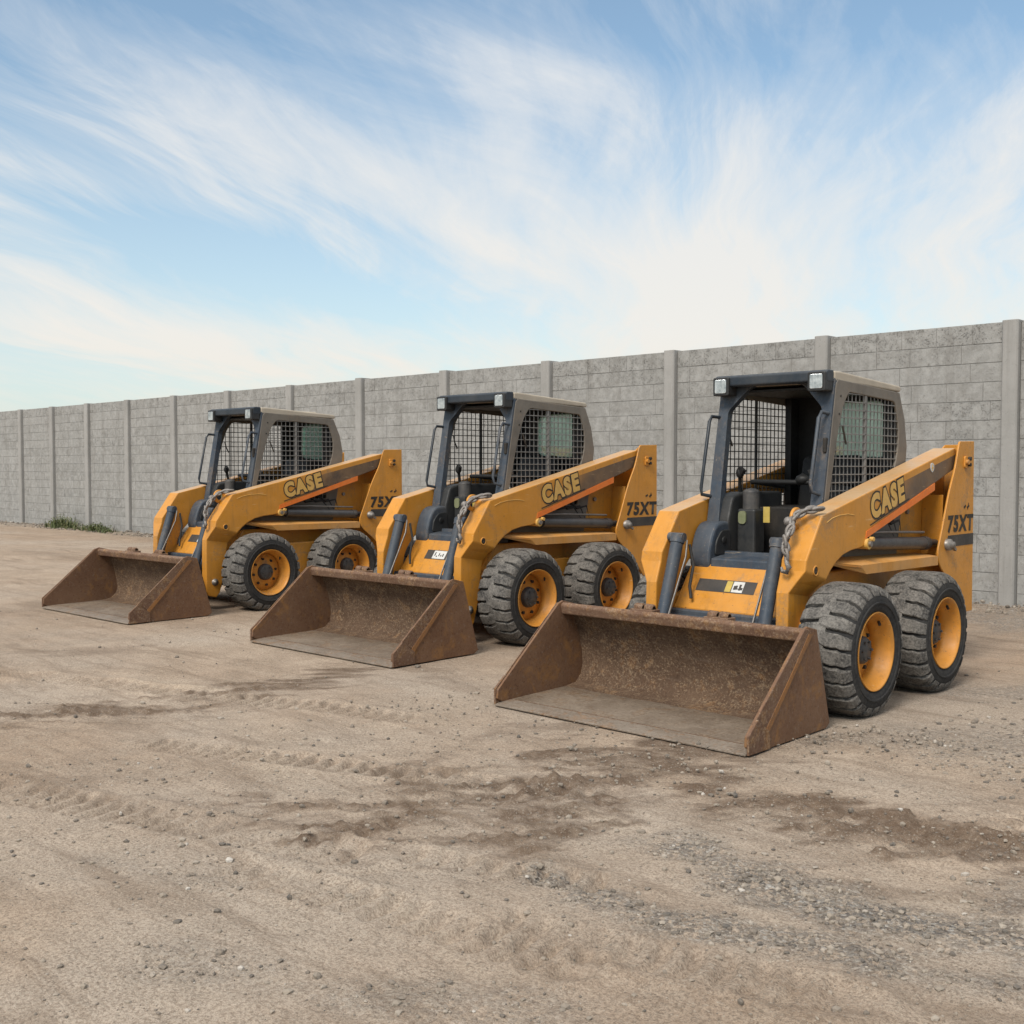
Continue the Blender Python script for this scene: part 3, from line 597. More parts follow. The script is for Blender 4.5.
def wheel(root, sx, y, rz, xo=.97):
    """sx: +1 near side, -1 far side; xo: outer face"""
    zc = .392
    c = (0, y, zc)
    hub = MB()   # disc
    hub.lathe([(xo-.150, .205), (xo-.138, .195), (xo-.132, .15), (xo-.118, .125), (xo-.118, .02), (xo-.118, 0.001)], c, 40, 0, sx)
    w_ = hub.build('wheel', M['rim'], root)
    for k in range(8):
        a = 2*math.pi*(k+.3)/8+rz; p = (sx*(xo-.132), y+.138*math.cos(a), zc+.138*math.sin(a)); nb = MB(); nb.cyl(p, (sx*(xo-.108), p[1], p[2]), .014, 6, 0); nb.build('lug_nut', M['engine'], w_)
    cap = MB(); cap.lathe([(xo-.121, .088), (xo-.085, .084), (xo-.068, .070), (xo-.064, .001)], c, 28, 0, sx)
    for k in range(6):
        a = 2*math.pi*k/6; p = (sx*(xo-.08), y+.058*math.cos(a), zc+.058*math.sin(a)); cap.cyl(p, (sx*(xo-.056), p[1], p[2]), .009, 6, 0)
    cap.build('hub_cap', M['hub'], w_)
    rim = MB(); rim.lathe([(xo-.020, .236), (xo-.006, .241), (xo+.001, .239), (xo-.004, .232), (xo-.02, .226), (xo-.034, .218), (xo-.075, .213), (xo-.088, .200), (xo-.155, .196), (xo-.165, .21), (xo-.30, .222)], c, 64, 0, sx)
    rim.build('rim', M['rim'], w_)
    a = .55+rz*.3; vl = MB(); vl.cyl((sx*(xo-.055), y+.211*math.cos(a), zc+.211*math.sin(a)), (sx*(xo-.04), y+.188*math.cos(a), zc+.188*math.sin(a)), .009, 8, 0); vl.build('valve', M['ink'], w_)
    ty = MB()
    side = [(xo-.022, .233), (xo-.006, .246), (xo+.003, .272), (xo+.006, .300), (xo+.001, .332), (xo-.012, .360), (xo-.036, .374)]
    prof = side + [(xo-.10, .381), (xo-.17, .383), (xo-.24, .381)] + [(2*(xo-.175)-a_, r_) for a_, r_ in side[::-1]]
    ty.lathe(prof, c, 80, 0, sx)
    ty.lathe([(xo+.003, .286), (xo+.010, .290), (xo+.011, .300), (xo+.003, .306)], c, 80, 0, sx)    # raised ring on the sidewall
    # worn lugs, two staggered rows meeting in a wavy centre line and wrapping over the shoulders
    N = 24; xc = xo-.175; rn = random.Random(int(y*100)+sx); pit = 2*math.pi/N
    for s in (-1, 1):
        for k in range(N):
            a0 = pit*(k+(.5 if s > 0 else 0))+rz+rn.uniform(-.008, .008); wr = rn.uniform(-.003, .002)
            pts = [(-.030+rn.uniform(-.008, .008), .404, .379, -.02), (.0, .407, .380, .0), (.035, .407, .379, .035), (.075, .4065, .379, .05), (.105, .4045, .378, .045), (.132, .400, .374, .065), (.152, .390, .369, .07), (.168, .370, .352, .075), (.176, .348, .340, .075)]
            rows = []
            for (o_, ro_, ri_, sk) in pts:
                wd = pit*(.425 if o_ < .12 else .40 if o_ < .16 else .36)
                row = []
                for da, rr in ((-wd*1.04, ri_), (-wd*.93, ro_-.003), (-wd*.8, ro_+wr), (wd*.8, ro_+wr), (wd*.93, ro_-.003), (wd*1.04, ri_)):
                    a = a0+sk+da+rn.uniform(-.006, .006); r2 = rr+rn.uniform(-.0015, .0015); row.append((sx*(xc+s*o_), y+r2*math.cos(a), zc+r2*math.sin(a)))
                rows.append(row)
            v = [p for r_ in rows for p in r_]; f = []
            for i in range(len(rows)-1):
                for j in range(5): f.append((i*6+j, i*6+j+1, (i+1)*6+j+1, (i+1)*6+j))
            f += [(0, 1, 2, 3, 4, 5), tuple((len(rows)-1)*6+j for j in (5, 4, 3, 2, 1, 0))]
            ty.add(v, f, 1)
    ty.build('tyre', [M['side'], M['tread']], w_, .003, 1)

def build_loader(loc, rz, sc, yf, yr, label, decal_kind, seed, emblem):
    rn = random.Random(seed)
    root = tag(empty('skid_steer_loader', loc, rz, sc), label, 'loader', 'skid steer loaders parked along the wall')
    # --- chassis
    ch = MB()
    ch.prism([(-.50, .30), (-.58, .42), (-.46, .50), (-.22, .82), (1.75, .84), (1.80, .30)], 0, -.47, .47)
    for s in (-1, 1):                                      # chain-case tubs the axles come out of
        ch.prism(rounded([(-.62+yf+.4, .28), (-.55+yf+.4, .56), (yf+.1, .66), (yr-.1, .66), (yr+.3, .56), (yr+.35, .28)], .05), 0, s*.475, s*.575)
        for yy in (yf, yr): ch.cyl((s*.5, yy, .392), (s*.80, yy, .392), .07, 16)
    ch.build('chassis', M['yellow'], root, .012)
    for s in (-1, 1):                                      # fender over the wheels: top sheet, sloped front corner, turned-down lip
        fb = MB()
        x0, x1 = s*.474, s*.652
        top = [(x0, -.46, .925), (x0, 1.24, .875), (x1, 1.24, .858), (x1, .01, .868), (x1*.86, -.30, .905)]
        low = [(x1, 1.24, .792), (x1, .09, .806)]
        v = top + low + [(a, b, c_-.012) for a, b, c_ in top] + [(a-s*.012, b, c_) for a, b, c_ in low]
        f = [(0, 1, 2, 3, 4), (3, 2, 5, 6), (4, 3, 6), (7, 11, 10, 9, 8), (10, 13, 12, 9), (11, 13, 10), (2, 9, 12, 5), (5, 12, 13, 6), (4, 6, 13, 11), (0, 4, 11, 7), (1, 0, 7, 8), (2, 1, 8, 9)]
        fb.add(v, f); fb.build('fender', M['fender'], root, .006)
    # --- engine bay between the arms
    eb = MB(); eb.box(-.41, .41, .25, 1.72, .845, 1.22); eb.box(-.30, .30, 1.1, 1.70, 1.223, 1.40)
    for k in range(9): eb.box(.412, .425, .32+k*.085, .345+k*.085, .95, 1.20)
    for k in range(9): eb.box(-.425, -.412, .32+k*.085, .345+k*.085, .95, 1.20)
    e_ = eb.build('engine_cover', M['engine'], root, .01)
    for s in (-1, 1):
        for k in range(3):
            hs = MB(); hs.tube([(s*.43, .5+k*.12, 1.21), (s*.445, .62+k*.14, 1.10), (s*.435, .85+k*.1, 1.12), (s*.43, 1.0+k*.05, .97)], .011, 6); hs.build('hydraulic_hose', M['hose'], e_)
    rd = MB(); rd.box(-.40, .40, 1.70, 1.86, .36, 1.22); rd.build('rear_door', M['yellow'], root, .02)
    # --- loader arms
    for s in (-1, 1):
        secs = [((-.69, .150), (-.60, .128), .535), ((-.716, .20), (-.555, .18), .535), ((-.7195, .32), (-.520, .30), .535), ((-.7195, .46), (-.498, .43), .535), ((-.7185, .62), (-.478, .58), .535),
                ((-.715, .735), (-.455, .695), .535), ((-.690, .805), (-.425, .755), .577), ((-.664, .872), (-.390, .800), .620), ((-.652, .935), (-.330, .858), .620), ((-.607, .995), (-.26, .905), .620),
                ((-.555, .1065*10), (-.17, .945), .620), ((-.505, 1.135), (-.06, .968), .620), ((-.455, 1.205), (.06, .978), .620), ((-.20, 1.2605), (.135, .990), .620), ((.06, 1.317), (.162, 1.012), .620), ((.20, 1.3475), (.165, 1.083), .620),
                ((.75, 1.467), (.70, 1.234), .620), ((1.25, 1.576), (1.24, 1.387), .620), ((1.55, 1.641), (1.50, 1.464), .620), ((1.605, 1.652), (1.60, 1.492), .620), ((1.65, 1.625), (1.65, 1.56), .620)]
        a = MB(); v = []
        for F_, B_, xo_ in secs: v += [(s*.45, *F_), (s*xo_, *F_), (s*xo_, *B_), (s*.45, *B_)]
        f = [(0, 1, 2, 3), tuple(4*(len(secs)-1)+j for j in (3, 2, 1, 0))]
        for i in range(len(secs)-1):
            for j in range(4): f.append((4*i+j, 4*i+(j+1) % 4, 4*i+4+(j+1) % 4, 4*i+4+j))
        a.add(v, f)
        ao = a.build('loader_arm', M['arm'], root, .010, 3)
        # holes, pins
        pn = MB(); pn.lathe([(.614, .001), (.6222, .001), (.6222, .024), (.614, .024)], (0, -.535, .867), 18, 0, s); pn.build('pin_hole', M['ink'], ao)
        pn = MB(); pn.lathe([(.618, .033), (.6245, .033), (.6245, .0245), (.618, .0245)], (0, -.535, .867), 20, 0, s); pn.build('bushing', M['arm'], ao)
        pn = MB(); pn.lathe([(.53, .036), (.552, .036), (.552, .019), (.563, .019), (.563, .001)], (0, -.62, .29), 18, 0, s); pn.build('pivot_pin', M['steel'], ao)
        if s > 0:
            st_ = MB(); st_.prism([(.135, 1.035), (.145, 1.083), (1.235, 1.392), (1.235, 1.338)], 0, .6190, .6232); st_.build('stripe', M['orange'], ao)
            tb = text_mesh('CASE', 0)
            lettering('letter_outline', 'CASE', .118, .6225, .235, 1.165, .50, .145, R(13.8), M['ink'], ao, tb)
            lettering('letter', 'CASE', .060, .6232, .235, 1.165, .50, .145, R(13.8), M['letter'], ao, tb)
            ul = MB(); ul.bar((.623, .20, 1.122), (.623, .80, 1.285), .002, .008, 0, (0, 0, 1)); ul.build('underline', M['ink'], ao)
            if emblem:
                em = MB(); em.prism(rounded([(1.155, 1.485), (1.185, 1.465), (1.215, 1.487), (1.215, 1.525), (1.185, 1.54), (1.155, 1.53)], .015), 0, .621, .6245); eo = em.build('emblem', M['decal_white'], ao)
                ei = MB(); ei.box(.6246, .626, 1.168, 1.205, 1.497, 1.505); ei.box(.6246, .626, 1.180, 1.192, 1.48, 1.525); ei.build('emblem_mark', M['letter'], eo)
            # faint curved weld bead over the knee
            wb = MB(); wb.tube([(.621, -.40, 1.160), (.621, -.33, 1.185), (.621, -.24, 1.20), (.621, -.12, 1.205), (.621, -.03, 1.195)], .0028, 5); wb.build('scratch', M['letter'], ao)
        # lifting eye on the knee
        if s > 0:
            ey = MB(); ey.lathe([(.0, .07), (.02, .07), (.02, .038), (.0, .038)], (.462, -.515, 1.185), 24, 0, 1, True); ey.build('lifting_eye', M['yellow'], ao, .003, 1)
    # --- rear uprights (towers): outer plate, inner plate
    for s in (-1, 1):
        tw = MB()
        out = rounded([(1.61, 1.70), (1.885, 1.705), (1.895, .40), (1.70, .40), (1.55, .56), (1.40, .69), (1.27, .785), (1.225, .88), (1.29, 1.02), (1.42, 1.32), (1.53, 1.50), (1.59, 1.665)],
                      [.03, .008, 0, 0, .08, .06, .06, .08, .06, .1, .06, .03])
        tw.prism(out, 0, s*.640, s*.655)
        tw.prism([(1.0, .84), (1.10, 1.30), (1.14, 1.33), (1.88, 1.68), (1.88, .40), (1.2, .40)], 0, s*.425, s*.441)
        tw.box(s*.442 if s > 0 else -.639, .639 if s > 0 else -.442, 1.845, 1.88, .42, 1.68)
        tw.prism([(1.42, .85), (1.44, 1.30), (1.455, 1.30), (1.435, .85)], 0, s*.442, s*.60)
        to = tw.build('rear_upright', M['yellow'], root, .004)
        pn = MB(); pn.prism(rounded([(1.68, 1.50), (1.76, 1.50), (1.76, 1.59), (1.68, 1.59)], .02), 0, s*.6545, s*.668); po_ = pn.build('pin_plate', M['rim'], to, .003)
        for yy, zz, rr, mm in ((1.745, 1.57, .016, 'ink'), (1.745, 1.525, .014, 'ink'), (1.705, 1.545, .020, 'rim')):
            pn = MB(); pn.cyl((s*.665, yy, zz), (s*.688, yy, zz), rr, 8); pn.build('bolt', M[mm], po_)
        pn = MB(); pn.lathe([(.650, .044), (.688, .042), (.690, .026), (.714, .024), (.716, .001)], (0, 1.385, .935), 16, 0, s); pn.bar((s*.70, 1.385, .920), (s*.70, 1.435, .895), .02, .02, 0); pn.build('pin', M['steel'], to)
        pn = MB(); pn.cyl((s*.44, 1.16, 1.18), (s*.46, 1.16, 1.18), .02, 8, 0); pn.build('bolt', M['steel'], to)
        if s > 0:
            sp = MB(); sp.prism([(1.405, 1.0), (1.889, 1.0), (1.889, .915), (1.40, .915), (1.39, .96)], 0, .6555, .6575); sp.build('stripe', M['decal_dark'], to)
            lettering('model_lettering', '75XT', .050, .6575, 1.40, 1.028, .465, .112, 0, M['ink'], to, None, .10)
            mk = MB(); mk.bar((.6565, 1.70, 1.20), (.6565, 1.735, 1.215), .002, .016); mk.bar((.6565, 1.76, 1.20), (.6565, 1.80, 1.212), .002, .014); mk.bar((.6565, 1.77, 1.185), (.6565, 1.79, 1.235), .002, .008); mk.build('mark', M['ink'], to)
    # --- lift cylinders (long, beside the engine bay)
    for s in (-1, 1):
        lc = MB(); A = Vector((s*.555, .25, .995)); B = Vector((s*.555, 1.31, .945)); d = (B-A).normalized()
        lc.cyl(A+d*.02, A+d*.98, .046, 20, 0); lc.cyl(A+d*.94, A+d*1.0, .05, 20, 0)
        lo_ = lc.build('lift_cylinder', M['rod'], root)
        r_ = MB(); r_.tube([A+Vector((0, .06, .07)), A+Vector((0, .35, .062)), B+Vector((0, -.1, .085))], .009, 8, 0); r_.build('steel_line', M['steel'], lo_)
        r_ = MB(); r_.cyl(A-d*.15, A+d*.03, .026, 14); r_.build('rod', M['steel'], lo_)
        r_ = MB(); r_.cyl(B-d*.1, B+d*.10, .030, 14); r_.build('rod_eye', M['rod'], lo_)
        k_ = MB(); k_.cyl((s*.52, .155, 1.0), (s*.64, .155, 1.0), .036, 16, 1); k_.cyl((s*.64, .155, 1.0), (s*.655, .155, 1.0), .020, 6, 0); k_.cyl((s*.62, .20, 1.03), (s*.65, .20, 1.03), .016, 6, 1); k_.build('knuckle', [M['steel'], M['letter']], lo_)
    # --- tilt cylinders in front
    for s in (-1, 1):
        tc = MB(); A = Vector((s*.378, -.565, 1.045)); B = Vector((s*.382, -.765, .42)); d = (B-A).normalized()
        tc.cyl(A, B, .043, 20); tc.cyl(A-d*.005, A+d*.05, .05, 18); tc.cyl((s*.33, A.y, A.z-.01), (s*.45, A.y, A.z-.01), .03, 14)
        to = tc.build('tilt_cylinder', M['slate'], root, .004)
        r_ = MB(); r_.cyl(B, Vector((s*.382, -.87, .28)), .022, 12); r_.build('rod', M['steel'], to)
        r_ = MB(); r_.tube([A+Vector((-s*.055, .02, -.03)), A+Vector((-s*.062, 0, -.14)), B+Vector((-s*.066, .01, .12)), B+Vector((-s*.066, .0, 0))], .0075, 6, 0); r_.build('steel_line', M['steel'], to)
        r_ = MB(); r_.tube([A+Vector((-s*.05, .06, -.06)), A+Vector((-s*.075, .07, -.2)), A+Vector((-s*.06, .05, -.34)), A+Vector((-s*.085, .03, -.42))], .011, 6); r_.build('hydraulic_hose', M['hose'], to)
    # --- front panel, cross tube
    fp = MB(); fp.prism([(-.325, .845), (-.305, .87), (-.10, .88), (-.10, .50), (-.54, .50), (-.535, .56)], 0, -.432, .432)
    po = fp.build('front_panel', M['yellow'], root, .008)
    def onpanel(u, v, out):
        y_ = -.325 + (v-.845)/(.56-.845)*(-.21); return (u, y_-out*.805, v+out*.593)
    def sheet(u0, u1, v0, v1, out, name, mat):
        q = MB(); q.add([onpanel(u0, v0, out), onpanel(u1, v0, out), onpanel(u1, v1, out), onpanel(u0, v1, out), onpanel(u0, v0, .0002), onpanel(u1, v0, .0002), onpanel(u1, v1, .0002), onpanel(u0, v1, .0002)],
                        [(0, 1, 2, 3), (7, 6, 5, 4), (0, 4, 5, 1), (1, 5, 6, 2), (2, 6, 7, 3), (3, 7, 4, 0)]); return q.build(name, mat, po)
    L0, R0 = (-.315, .135) if decal_kind == 3 else (-.20, .15) if decal_kind == 2 else (-.26, .13)
    sheet(L0, R0, .672, .748, .0022, 'decal', M['decal_dark'])
    wd = R0-L0
    if decal_kind == 3: spans = [(.50, .60, 'decal_yellow'), (.615, .80, 'decal_white')]
    elif decal_kind == 2: spans = [(.27, .72, 'decal_white')]
    else: spans = [(.45, .97, 'decal_white')]
    for a_, b_, mt in spans: sheet(L0+wd*a_, L0+wd*b_, .677, .743, .0034, 'label', M[mt])
    for k in range(5):
        a_ = spans[-1][0]+(spans[-1][1]-spans[-1][0])*(.12+.16*k); sheet(L0+wd*a_, L0+wd*(a_+.035), .69+rn.random()*.01, .70+rn.random()*.032, .0044, 'mark', M['decal_dark'])
    ct = MB(); ct.cyl((-.449, -.60, .46), (.449, -.60, .46), .062, 20); ct.box(-.44, .44, -.60, -.545, .40, .555); ct.build('cross_tube', M['slate'], root, .01)
    # --- bucket
    bk = MB()
    inner = [(-1.66, .030), (-1.15, .036), (-1.03, .052), (-.975, .10), (-.958, .17), (-.965, .26), (-1.0, .38), (-1.06, .52), (-1.075, .555)]
    outer = [(p[0]+dx, p[1]+dy) for p, (dx, dy) in zip(inner, [(0, -.018), (0, -.022), (.012, -.022), (.02, -.012), (.022, 0), (.022, .004), (.022, .008), (.022, .01), (.022, .01)])]
    nI = len(inner); HW = .888
    segs = 26; vv = []; mi = []
    for j in range(segs+1):
        x_ = -HW+2*HW*j/segs
        for p in inner: vv.append((x_, p[0]+rn.uniform(-.003, .003)*(p[0] > -1.6), p[1]+rn.uniform(-.002, .003)*(p[0] > -1.6)))
        for p in outer: vv.append((x_, *p))
    S = 2*nI
    for j in range(segs):
        a_, b_ = j*S, (j+1)*S
        for i in range(nI-1):
            bk.f.append([a_+i, b_+i, b_+i+1, a_+i+1]); bk.m.append(1 if i < 1 else 2); bk.sm.append(True)
            bk.f.append([a_+nI+i+1, b_+nI+i+1, b_+nI+i, a_+nI+i]); bk.m.append(0); bk.sm.append(True)
        bk.f.append([a_, a_+nI, b_+nI, b_]); bk.m.append(0); bk.sm.append(False)
        bk.f.append([a_+nI-1, b_+nI-1, b_+S-1, a_+S-1]); bk.m.append(0); bk.sm.append(False)
    bk.v = vv
    bo = bk.build('bucket', [M['rust'], M['floor_steel'], M['rust_in']], root, recalc=False)
    ce = MB(); ce.prism([(-1.80, .004), (-1.80, .015), (-1.74, .024), (-1.665, .029), (-1.665, .006)], 0, -.905, .905); ce.build('cutting_edge', M['scraped'], bo, .003)
    tb = MB(); tb.prism(rounded([(-1.17, .525), (-1.185, .585), (-1.165, .605), (-1.045, .580), (-1.035, .545), (-1.06, .53)], .012, 3), 0, -HW-.002, HW+.002); tb.build('top_bar', M['rust'], bo)
    for s in (-1, 1):
        sp = MB(); sp.prism([(-1.765, .034), (-1.79, .05), (-1.785, .105), (-1.205, .600), (-1.16, .615), (-1.05, .588), (-.888, .03), (-.93, .004), (-1.70, .004)], 0, s*.8895, s*.907)
        spo = sp.build('side_plate', M['rust_side'], bo, .004)
        cu = MB(); cu.prism([(-1.792, .008), (-1.793, .110), (-1.70, .185), (-1.58, .10), (-1.575, .008)], 0, s*.9075, s*.922)    # wear plate at the front corner
        cu.prism([(-1.70, .187), (-1.205, .603), (-1.165, .603), (-1.115, .575), (-1.60, .120)], 0, s*.9075, s*.914)
        cu.build('wear_plate', M['rust'], spo, .003)
        be = MB(); be.prism([(-1.61, .100), (-1.600, .128), (-1.30, .425), (-1.16, .575), (-1.115, .570), (-1.265, .42), (-1.578, .100), (-1.572, .012), (-1.592, .012)], 0, s*.908, s*.9165); be.build('weld_seam', M['rust_edge'], spo)
    for xx in (-.25, .30):
        hb = MB(); hb.box(xx-.085, xx+.085, -1.155, -1.065, .585, .610); ho_ = hb.build('bracket', M['rust'], bo, .004)
        for dx in (-.04, .04):
            hb = MB(); hb.lathe([(dx-.03, .02), (dx-.028, .03), (dx+.026, .028), (dx+.03, .018)], (xx, -1.11, .615), 10, 0); hb.build('stub', M['rust'], ho_)
    for s in (-1, 1):
        at_ = MB(); at_.prism([(-.90, .14), (-1.02, .50), (-.80, .46), (-.62, .33), (-.62, .2)], 0, s*.401, s*.448); at_.build('coupler_ear', M['engine'], root, .008)
    at_ = MB()
    at_.box(-.40, .40, -.93, -.86, .16, .46); at_.build('quick_coupler', M['engine'], root, .008)
    # --- wheels
    for s in (-1, 1):
        xo = .97 if s > 0 else .865
        wheel(root, s, yf if s > 0 else max(yf, -.24)+.11, .3+seed*.21+s*.2, xo); wheel(root, s, yr, .9+seed*.13-s*.1, xo)
    # --- cab: front frame (the cab part), everything else hangs on it
    def ff(u, v):                                           # front plane leans forward downwards
        return (u, .045 - (2.06-v)*.19 if v < 2.06 else .045, v)
    outer_l = rounded([(-.436, .835), (.436, .835), (.436, 2.10), (-.436, 2.10)], .01, 2)
    opening = rounded([(-.335, .925), (.335, .925), (.345, 1.22), (.362, 1.90), (.20, 2.07), (-.20, 2.07), (-.362, 1.90), (-.345, 1.22)], [.03, .03, .1, .03, .05, .05, .03, .1], 4)
    cab = plate('cab', outer_l, [opening], ff, (0, .06, 0), M['slate'], root, .008)
    # foot pods at the bottom corners and the sill
    for s in (-1, 1):
        pd = MB()
        prof = [(-.02, .80), (-.335, .80), (-.352, .85), (-.340, .94), (-.30, 1.05), (-.25, 1.11), (-.19, 1.13), (-.02, 1.13)]
        pd.prism(rounded(prof, .04, 3), 0, s*.275, s*.436, 0, True)
        pp = pd.build('foot_pod', M['slate'], cab, .022, 3)
        sp_ = MB(); sp_.prism(rounded([(-.29, .90), (-.275, 1.0), (-.21, 1.07), (-.10, 1.075), (-.10, .90)], .03), 0, s*.262, s*.2755); sp_.lathe([(-.262, .028), (-.255, .028), (-.255, .001)] if s < 0 else [(-.268, .028), (-.2745, .028), (-.2745, .001)], (0 if s < 0 else .53, -.18, 1.0), 14, 1); sp_.build('pod_liner', [M['console'], M['black']], pp, .008)
    sl = MB(); sl.prism([(-.28, .80), (-.338, .812), (-.330, .885), (-.22, .90), (-.1, .90), (-.1, .80)], 0, -.274, .274); sl.build('sill', M['slate'], cab, .01)
    # roof with visor
    rf = MB(); rf.prism([(.045, 2.068), (.042, 2.102), (.045, 2.142), (.12, 2.144), (1.05, 2.094), (1.065, 2.07), (1.05, 2.050), (.5, 2.066)], 0, -.436, .436); rf.box(-.30, .30, .2, .9, 2.10, 2.128)
    rf.build('roof', M['roof'], cab, .016, 3)
    vs = MB(); vs.prism([(.040, 2.068), (-.045, 2.066), (-.060, 2.075), (-.058, 2.134), (-.03, 2.147), (.04, 2.147), (.04, 2.10)], 0, -.432, .432); vo = vs.build('visor', M['dark_slate'], cab, .008)
    for s in (-1, 1):
        hl = MB(); hl.prism(rounded([(s*.366-.064, 2.006), (s*.366+.064, 2.006), (s*.366+.064, 2.134), (s*.366-.064, 2.134)], .014), 1, -.078, .03); ho = hl.build('headlight', M['lamp_body'], cab, .006)
        ln = MB(); ln.prism(rounded([(s*.366-.046, 2.022), (s*.366+.046, 2.022), (s*.366+.046, 2.118), (s*.366-.046, 2.118)], .012), 1, -.084, -.0785); ln.build('lens', M['lens'], ho, .004)
    # side panels with guard mesh
    sp_out = [(.060, 2.062), (.09, 2.09), (1.03, 2.046), (1.12, 1.86), (1.165, 1.66), (1.15, 1.54), (1.09, 1.46), (1.09, .86), (-.16, .86), (-.10, 1.20)]
    win = rounded([(.245, 2.012), (.955, 1.978), (1.03, 1.80), (1.015, 1.62), (.94, 1.46), (.92, 1.12), (-.06, 1.12), (-.022, 1.30), (.075, 1.68), (.165, 1.92)], [.03, .04, .08, .08, .08, .04, .03, .05, .1, .06], 3)
    for s in (-1, 1):
        po_ = plate('side_panel', sp_out, [win], lambda u, v, s=s: (s*.418, u, v), (s*.022, 0, 0), M['tan'], cab, .006)
        gm = MB()
        for k in range(24):
            yv = -.02+k*.056
            for a_, b_ in seg_clip(win, 0, yv): gm.box(s*.4245-.003, s*.4245+.003, yv-.0026, yv+.0026, a_-.01, b_+.01)
        for k in range(18):
            zv = 1.13+k*.0545
            for a_, b_ in seg_clip(win, 1, zv): gm.box(s*.431-.0035, s*.431+.0035, a_-.01, b_+.01, zv-.0034, zv+.0034)
        for a_, b_ in seg_clip(win, 0, .505): gm.box(s*.4285-.006, s*.4285+.006, .495, .517, a_-.01, b_+.01)
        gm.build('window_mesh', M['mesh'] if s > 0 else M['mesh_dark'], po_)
        for zz in (1.98, 1.86, 1.30):
            la = MB(); la.cyl((s*.438, .135-(2.06-zz)*.16, zz), (s*.4435, .135-(2.06-zz)*.16, zz), .008, 8); la.build('bolt', M['ink'], po_)
        la = MB(); la.tube([(s*.440, .15, 1.78), (s*.446, .17, 1.72), (s*.442, .20, 1.66)], .007, 6); la.build('latch', M['ink'], po_)
        gh = MB(); xh = s*.452
        pts = [(s*.425, .01, 1.86), (xh, -.055, 1.865), (xh, -.085, 1.83), (xh, -.185, 1.36), (xh, -.175, 1.315), (s*.425, -.09, 1.30)]
        if s > 0: pts = [(.415, .01, 1.86), (.40, -.065, 1.868), (.393, -.09, 1.83), (.385, -.175, 1.40), (.388, -.165, 1.345), (.41, -.085, 1.325)]
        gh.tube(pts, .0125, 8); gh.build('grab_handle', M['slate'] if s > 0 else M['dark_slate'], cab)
    lk = MB(); lk.box(.405, .43, -.06, -.02, 1.60, 1.70); lk.build('door_latch', M['ink'], cab, .008)
    # rear wall with the tinted window
    rw_out = [(-.415, .86), (.415, .86), (.415, 2.04), (-.415, 2.04)]
    rwin = rounded([(-.14, 1.60), (.375, 1.58), (.395, 1.80), (.335, 1.99), (-.125, 1.99)], .11, 6)
    rw = plate('rear_wall', rw_out, [rwin], lambda u, v: (u, 1.02, v), (0, .03, 0), M['black'], cab)
    q = MB(); q.prism(rounded([(-.147, 1.593), (.382, 1.573), (.402, 1.80), (.341, 1.997), (-.132, 1.997)], .11, 6), 1, 1.004, 1.012); q.build('rear_window', M['glass'], rw)
    hd = MB(); hd.box(-.41, .41, .08, 1.0, 2.03, 2.045); hd.box(-.41, -.36, .9, 1.01, 1.2, 2.03); hd.box(.36, .41, .93, 1.01, 1.2, 2.03); hd.box(-.41, .41, .0, 1.0, .862, .90); hd.box(-.405, .405, .55, 1.0, .90, 1.05); hd.build('cab_liner', M['black'], cab)
    # seat
    st_ = MB(); st_.prism(rounded([(.30, 1.05), (.28, 1.16), (.34, 1.20), (.80, 1.17), (.80, 1.05)], .04), 0, -.24, .24, 0, True); so_2 = st_.build('seat', M['black'], root, .03, 3)
    st_ = MB(); st_.prism(rounded([(.72, 1.15), (.82, 1.58), (.90, 1.60), (.93, 1.55), (.86, 1.12)], .04), 0, -.22, .22, 0, True); st_.build('backrest', M['black'], so_2, .03, 3)
    # controls
    cn = MB(); cn.prism(rounded([(-.08, .90), (-.12, 1.12), (-.06, 1.30), (.08, 1.33), (.62, 1.33), (.62, .90)], .04), 0, -.40, -.27); co_ = cn.build('control_console', M['console'], root, .015)
    cn = MB(); cn.box(-.262, -.12, -.02, .12, .90, 1.215); c1_ = cn.build('control_box', M['console'], co_, .015)
    cn = MB(); cn.cyl((-.19, .05, 1.21), (-.19, .05, 1.33), .06, 14); cn.ball((-.19, .05, 1.33), (.062, .062, .03), 0, 2, .1); cn.build('filter_canister', M['hub'], co_)
    cn = MB(); cn.prism(rounded([(.10, .90), (.08, 1.20), (.16, 1.26), (.60, 1.26), (.60, .90)], .04), 0, .29, .40)
    cn.build('control_console', M['console'], root, .015)
    sk = MB(); sk.prism(rounded([(-.245, 1.11), (-.185, 1.11), (-.185, 1.20), (-.245, 1.20)], .03), 1, -.032, -.019, 0); sk.build('sticker', M['green_sticker'], co_); sk = MB(); sk.prism([(-.10, 1.12), (-.05, 1.12), (-.05, 1.23), (-.10, 1.23)], 1, .06, .066, 0); sk.build('sticker', M['decal_yellow'], co_)
    for s in (-1, 1):
        js = MB(); js.tube([(s*.33, .16, 1.25), (s*.32, .11, 1.36), (s*.30, .08, 1.44)], .014, 8); js.ball((s*.298, .075, 1.465), (.03, .03, .042), 0, 1); js.bar((s*.30, .07, 1.50), (s*.25, .05, 1.47), .03, .03); js.tube([(s*.33, .16, 1.25), (s*.33, .16, 1.30)], [.05, .03], 12); js.build('joystick', M['black'], root)
    lb = MB(); lb.tube([(-.34, .75, 1.36), (-.34, .35, 1.40), (-.30, .24, 1.40), (.30, .24, 1.40), (.34, .35, 1.40), (.34, .75, 1.36)], .018, 8); lb.ball((.10, .24, 1.42), (.05, .04, .04), 0, 3, .3); lb.build('lap_bar', M['black'], root)
    # --- chain with hook draped over the near knee (its own thing)
    return root

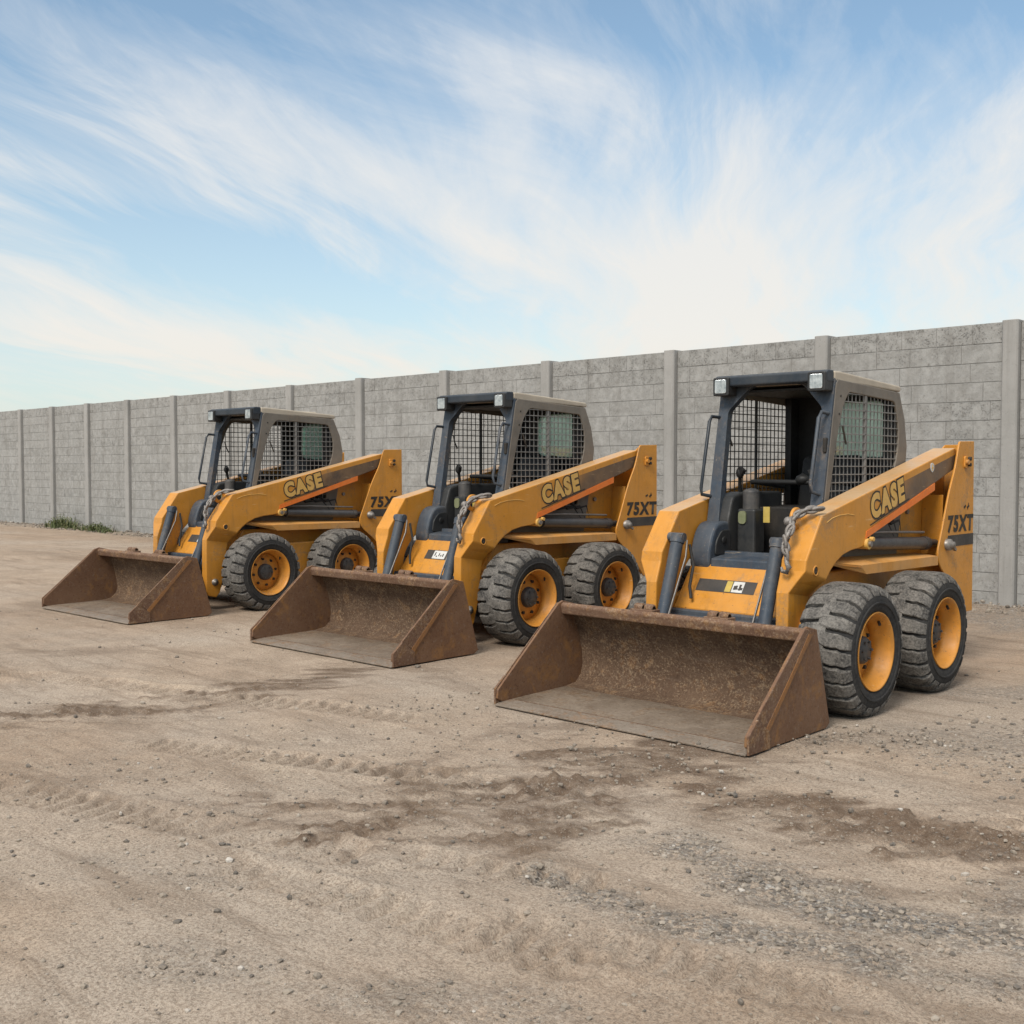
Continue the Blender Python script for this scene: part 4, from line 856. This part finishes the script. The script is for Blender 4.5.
def chain(loc, rz, sc, label, seed):
    """links follow a path over the knee of the near arm and hang down its front"""
    root = tag(empty('lifting_chain', loc, rz, sc), label, 'chain', 'chains hanging from the loader arms')
    rn = random.Random(seed)
    path = [Vector(p) for p in [(.59, -.46, 1.245), (.555, -.50, 1.240), (.51, -.545, 1.215), (.49, -.60, 1.17), (.515, -.665, 1.12), (.50, -.70, 1.05), (.515, -.705, .97)]]
    d = [0]
    for a_, b_ in zip(path[:-1], path[1:]): d.append(d[-1]+(b_-a_).length)
    n = 12; L = d[-1]
    for k in range(n):
        s_ = L*k/(n-1); i = max(j for j in range(len(d)-1) if d[j] <= s_+1e-9); tt = (s_-d[i])/(d[i+1]-d[i]); p = path[i].lerp(path[i+1], tt); dr = (path[i+1]-path[i]).normalized()
        q = dr.to_track_quat('Z', 'Y'); roll = (math.pi/2 if k % 2 else 0)+rn.uniform(-.3, .3)+.6
        loop = []
        for j in range(14):
            a = 2*math.pi*j/14; v = Vector((.019*math.cos(a), 0, .038*math.sin(a))); v.rotate(Matrix.Rotation(roll, 3, 'Z')); v.rotate(q)
            loop.append(p+v+Vector((0, rn.uniform(-.001, .001), 0)))
        b = MB(); b.tube(loop+[loop[0], loop[1]], .0108, 7, 0, False); b.build('chain_link', M['chain'], root)
    h = MB(); p = path[-1]; h.tube([p+Vector((0, -.005, -.02)), p+Vector((.01, -.012, -.05)), p+Vector((.025, -.014, -.075)), p+Vector((.012, -.016, -.105)), p+Vector((-.02, -.014, -.10)), p+Vector((-.028, -.012, -.075))], [.012, .015, .018, .017, .013, .008], 8)
    h.ball(path[3]+Vector((-.02, -.01, 0)), (.03, .026, .03), 0, 5, .2); h.build('hook', M['chain'], root)
    return root

SPEC = [((-4.066, 6.702, 0), 1.098, .999, -.42, .63, 'yellow skid steer loader with rusty bucket, rightmost and nearest of the row of three', 3, 3, True),
        ((-7.39, 7.071, 0), 1.504, 1.014, -.24, .84, 'yellow skid steer loader with rusty bucket parked between the two others', 2, 2, False),
        ((-10.989, 6.777, 0), 1.738, 1.010, -.22, .87, 'yellow skid steer loader with rusty bucket, leftmost of the three, nearest the weeds', 1, 1, False)]
CL = ['steel chain with hook hanging on the arm of the rightmost, largest loader', 'steel chain with hook hanging on the arm of the middle loader', 'steel chain with hook hanging on the arm of the leftmost loader']
for sp_, cl_ in zip(SPEC, CL):
    loc, a, sc, yf, yr, label, dk, seed, emb = sp_
    build_loader(loc, R(a), sc, yf, yr, label, dk, seed, emb)
    chain(loc, R(a), sc, cl_, seed)
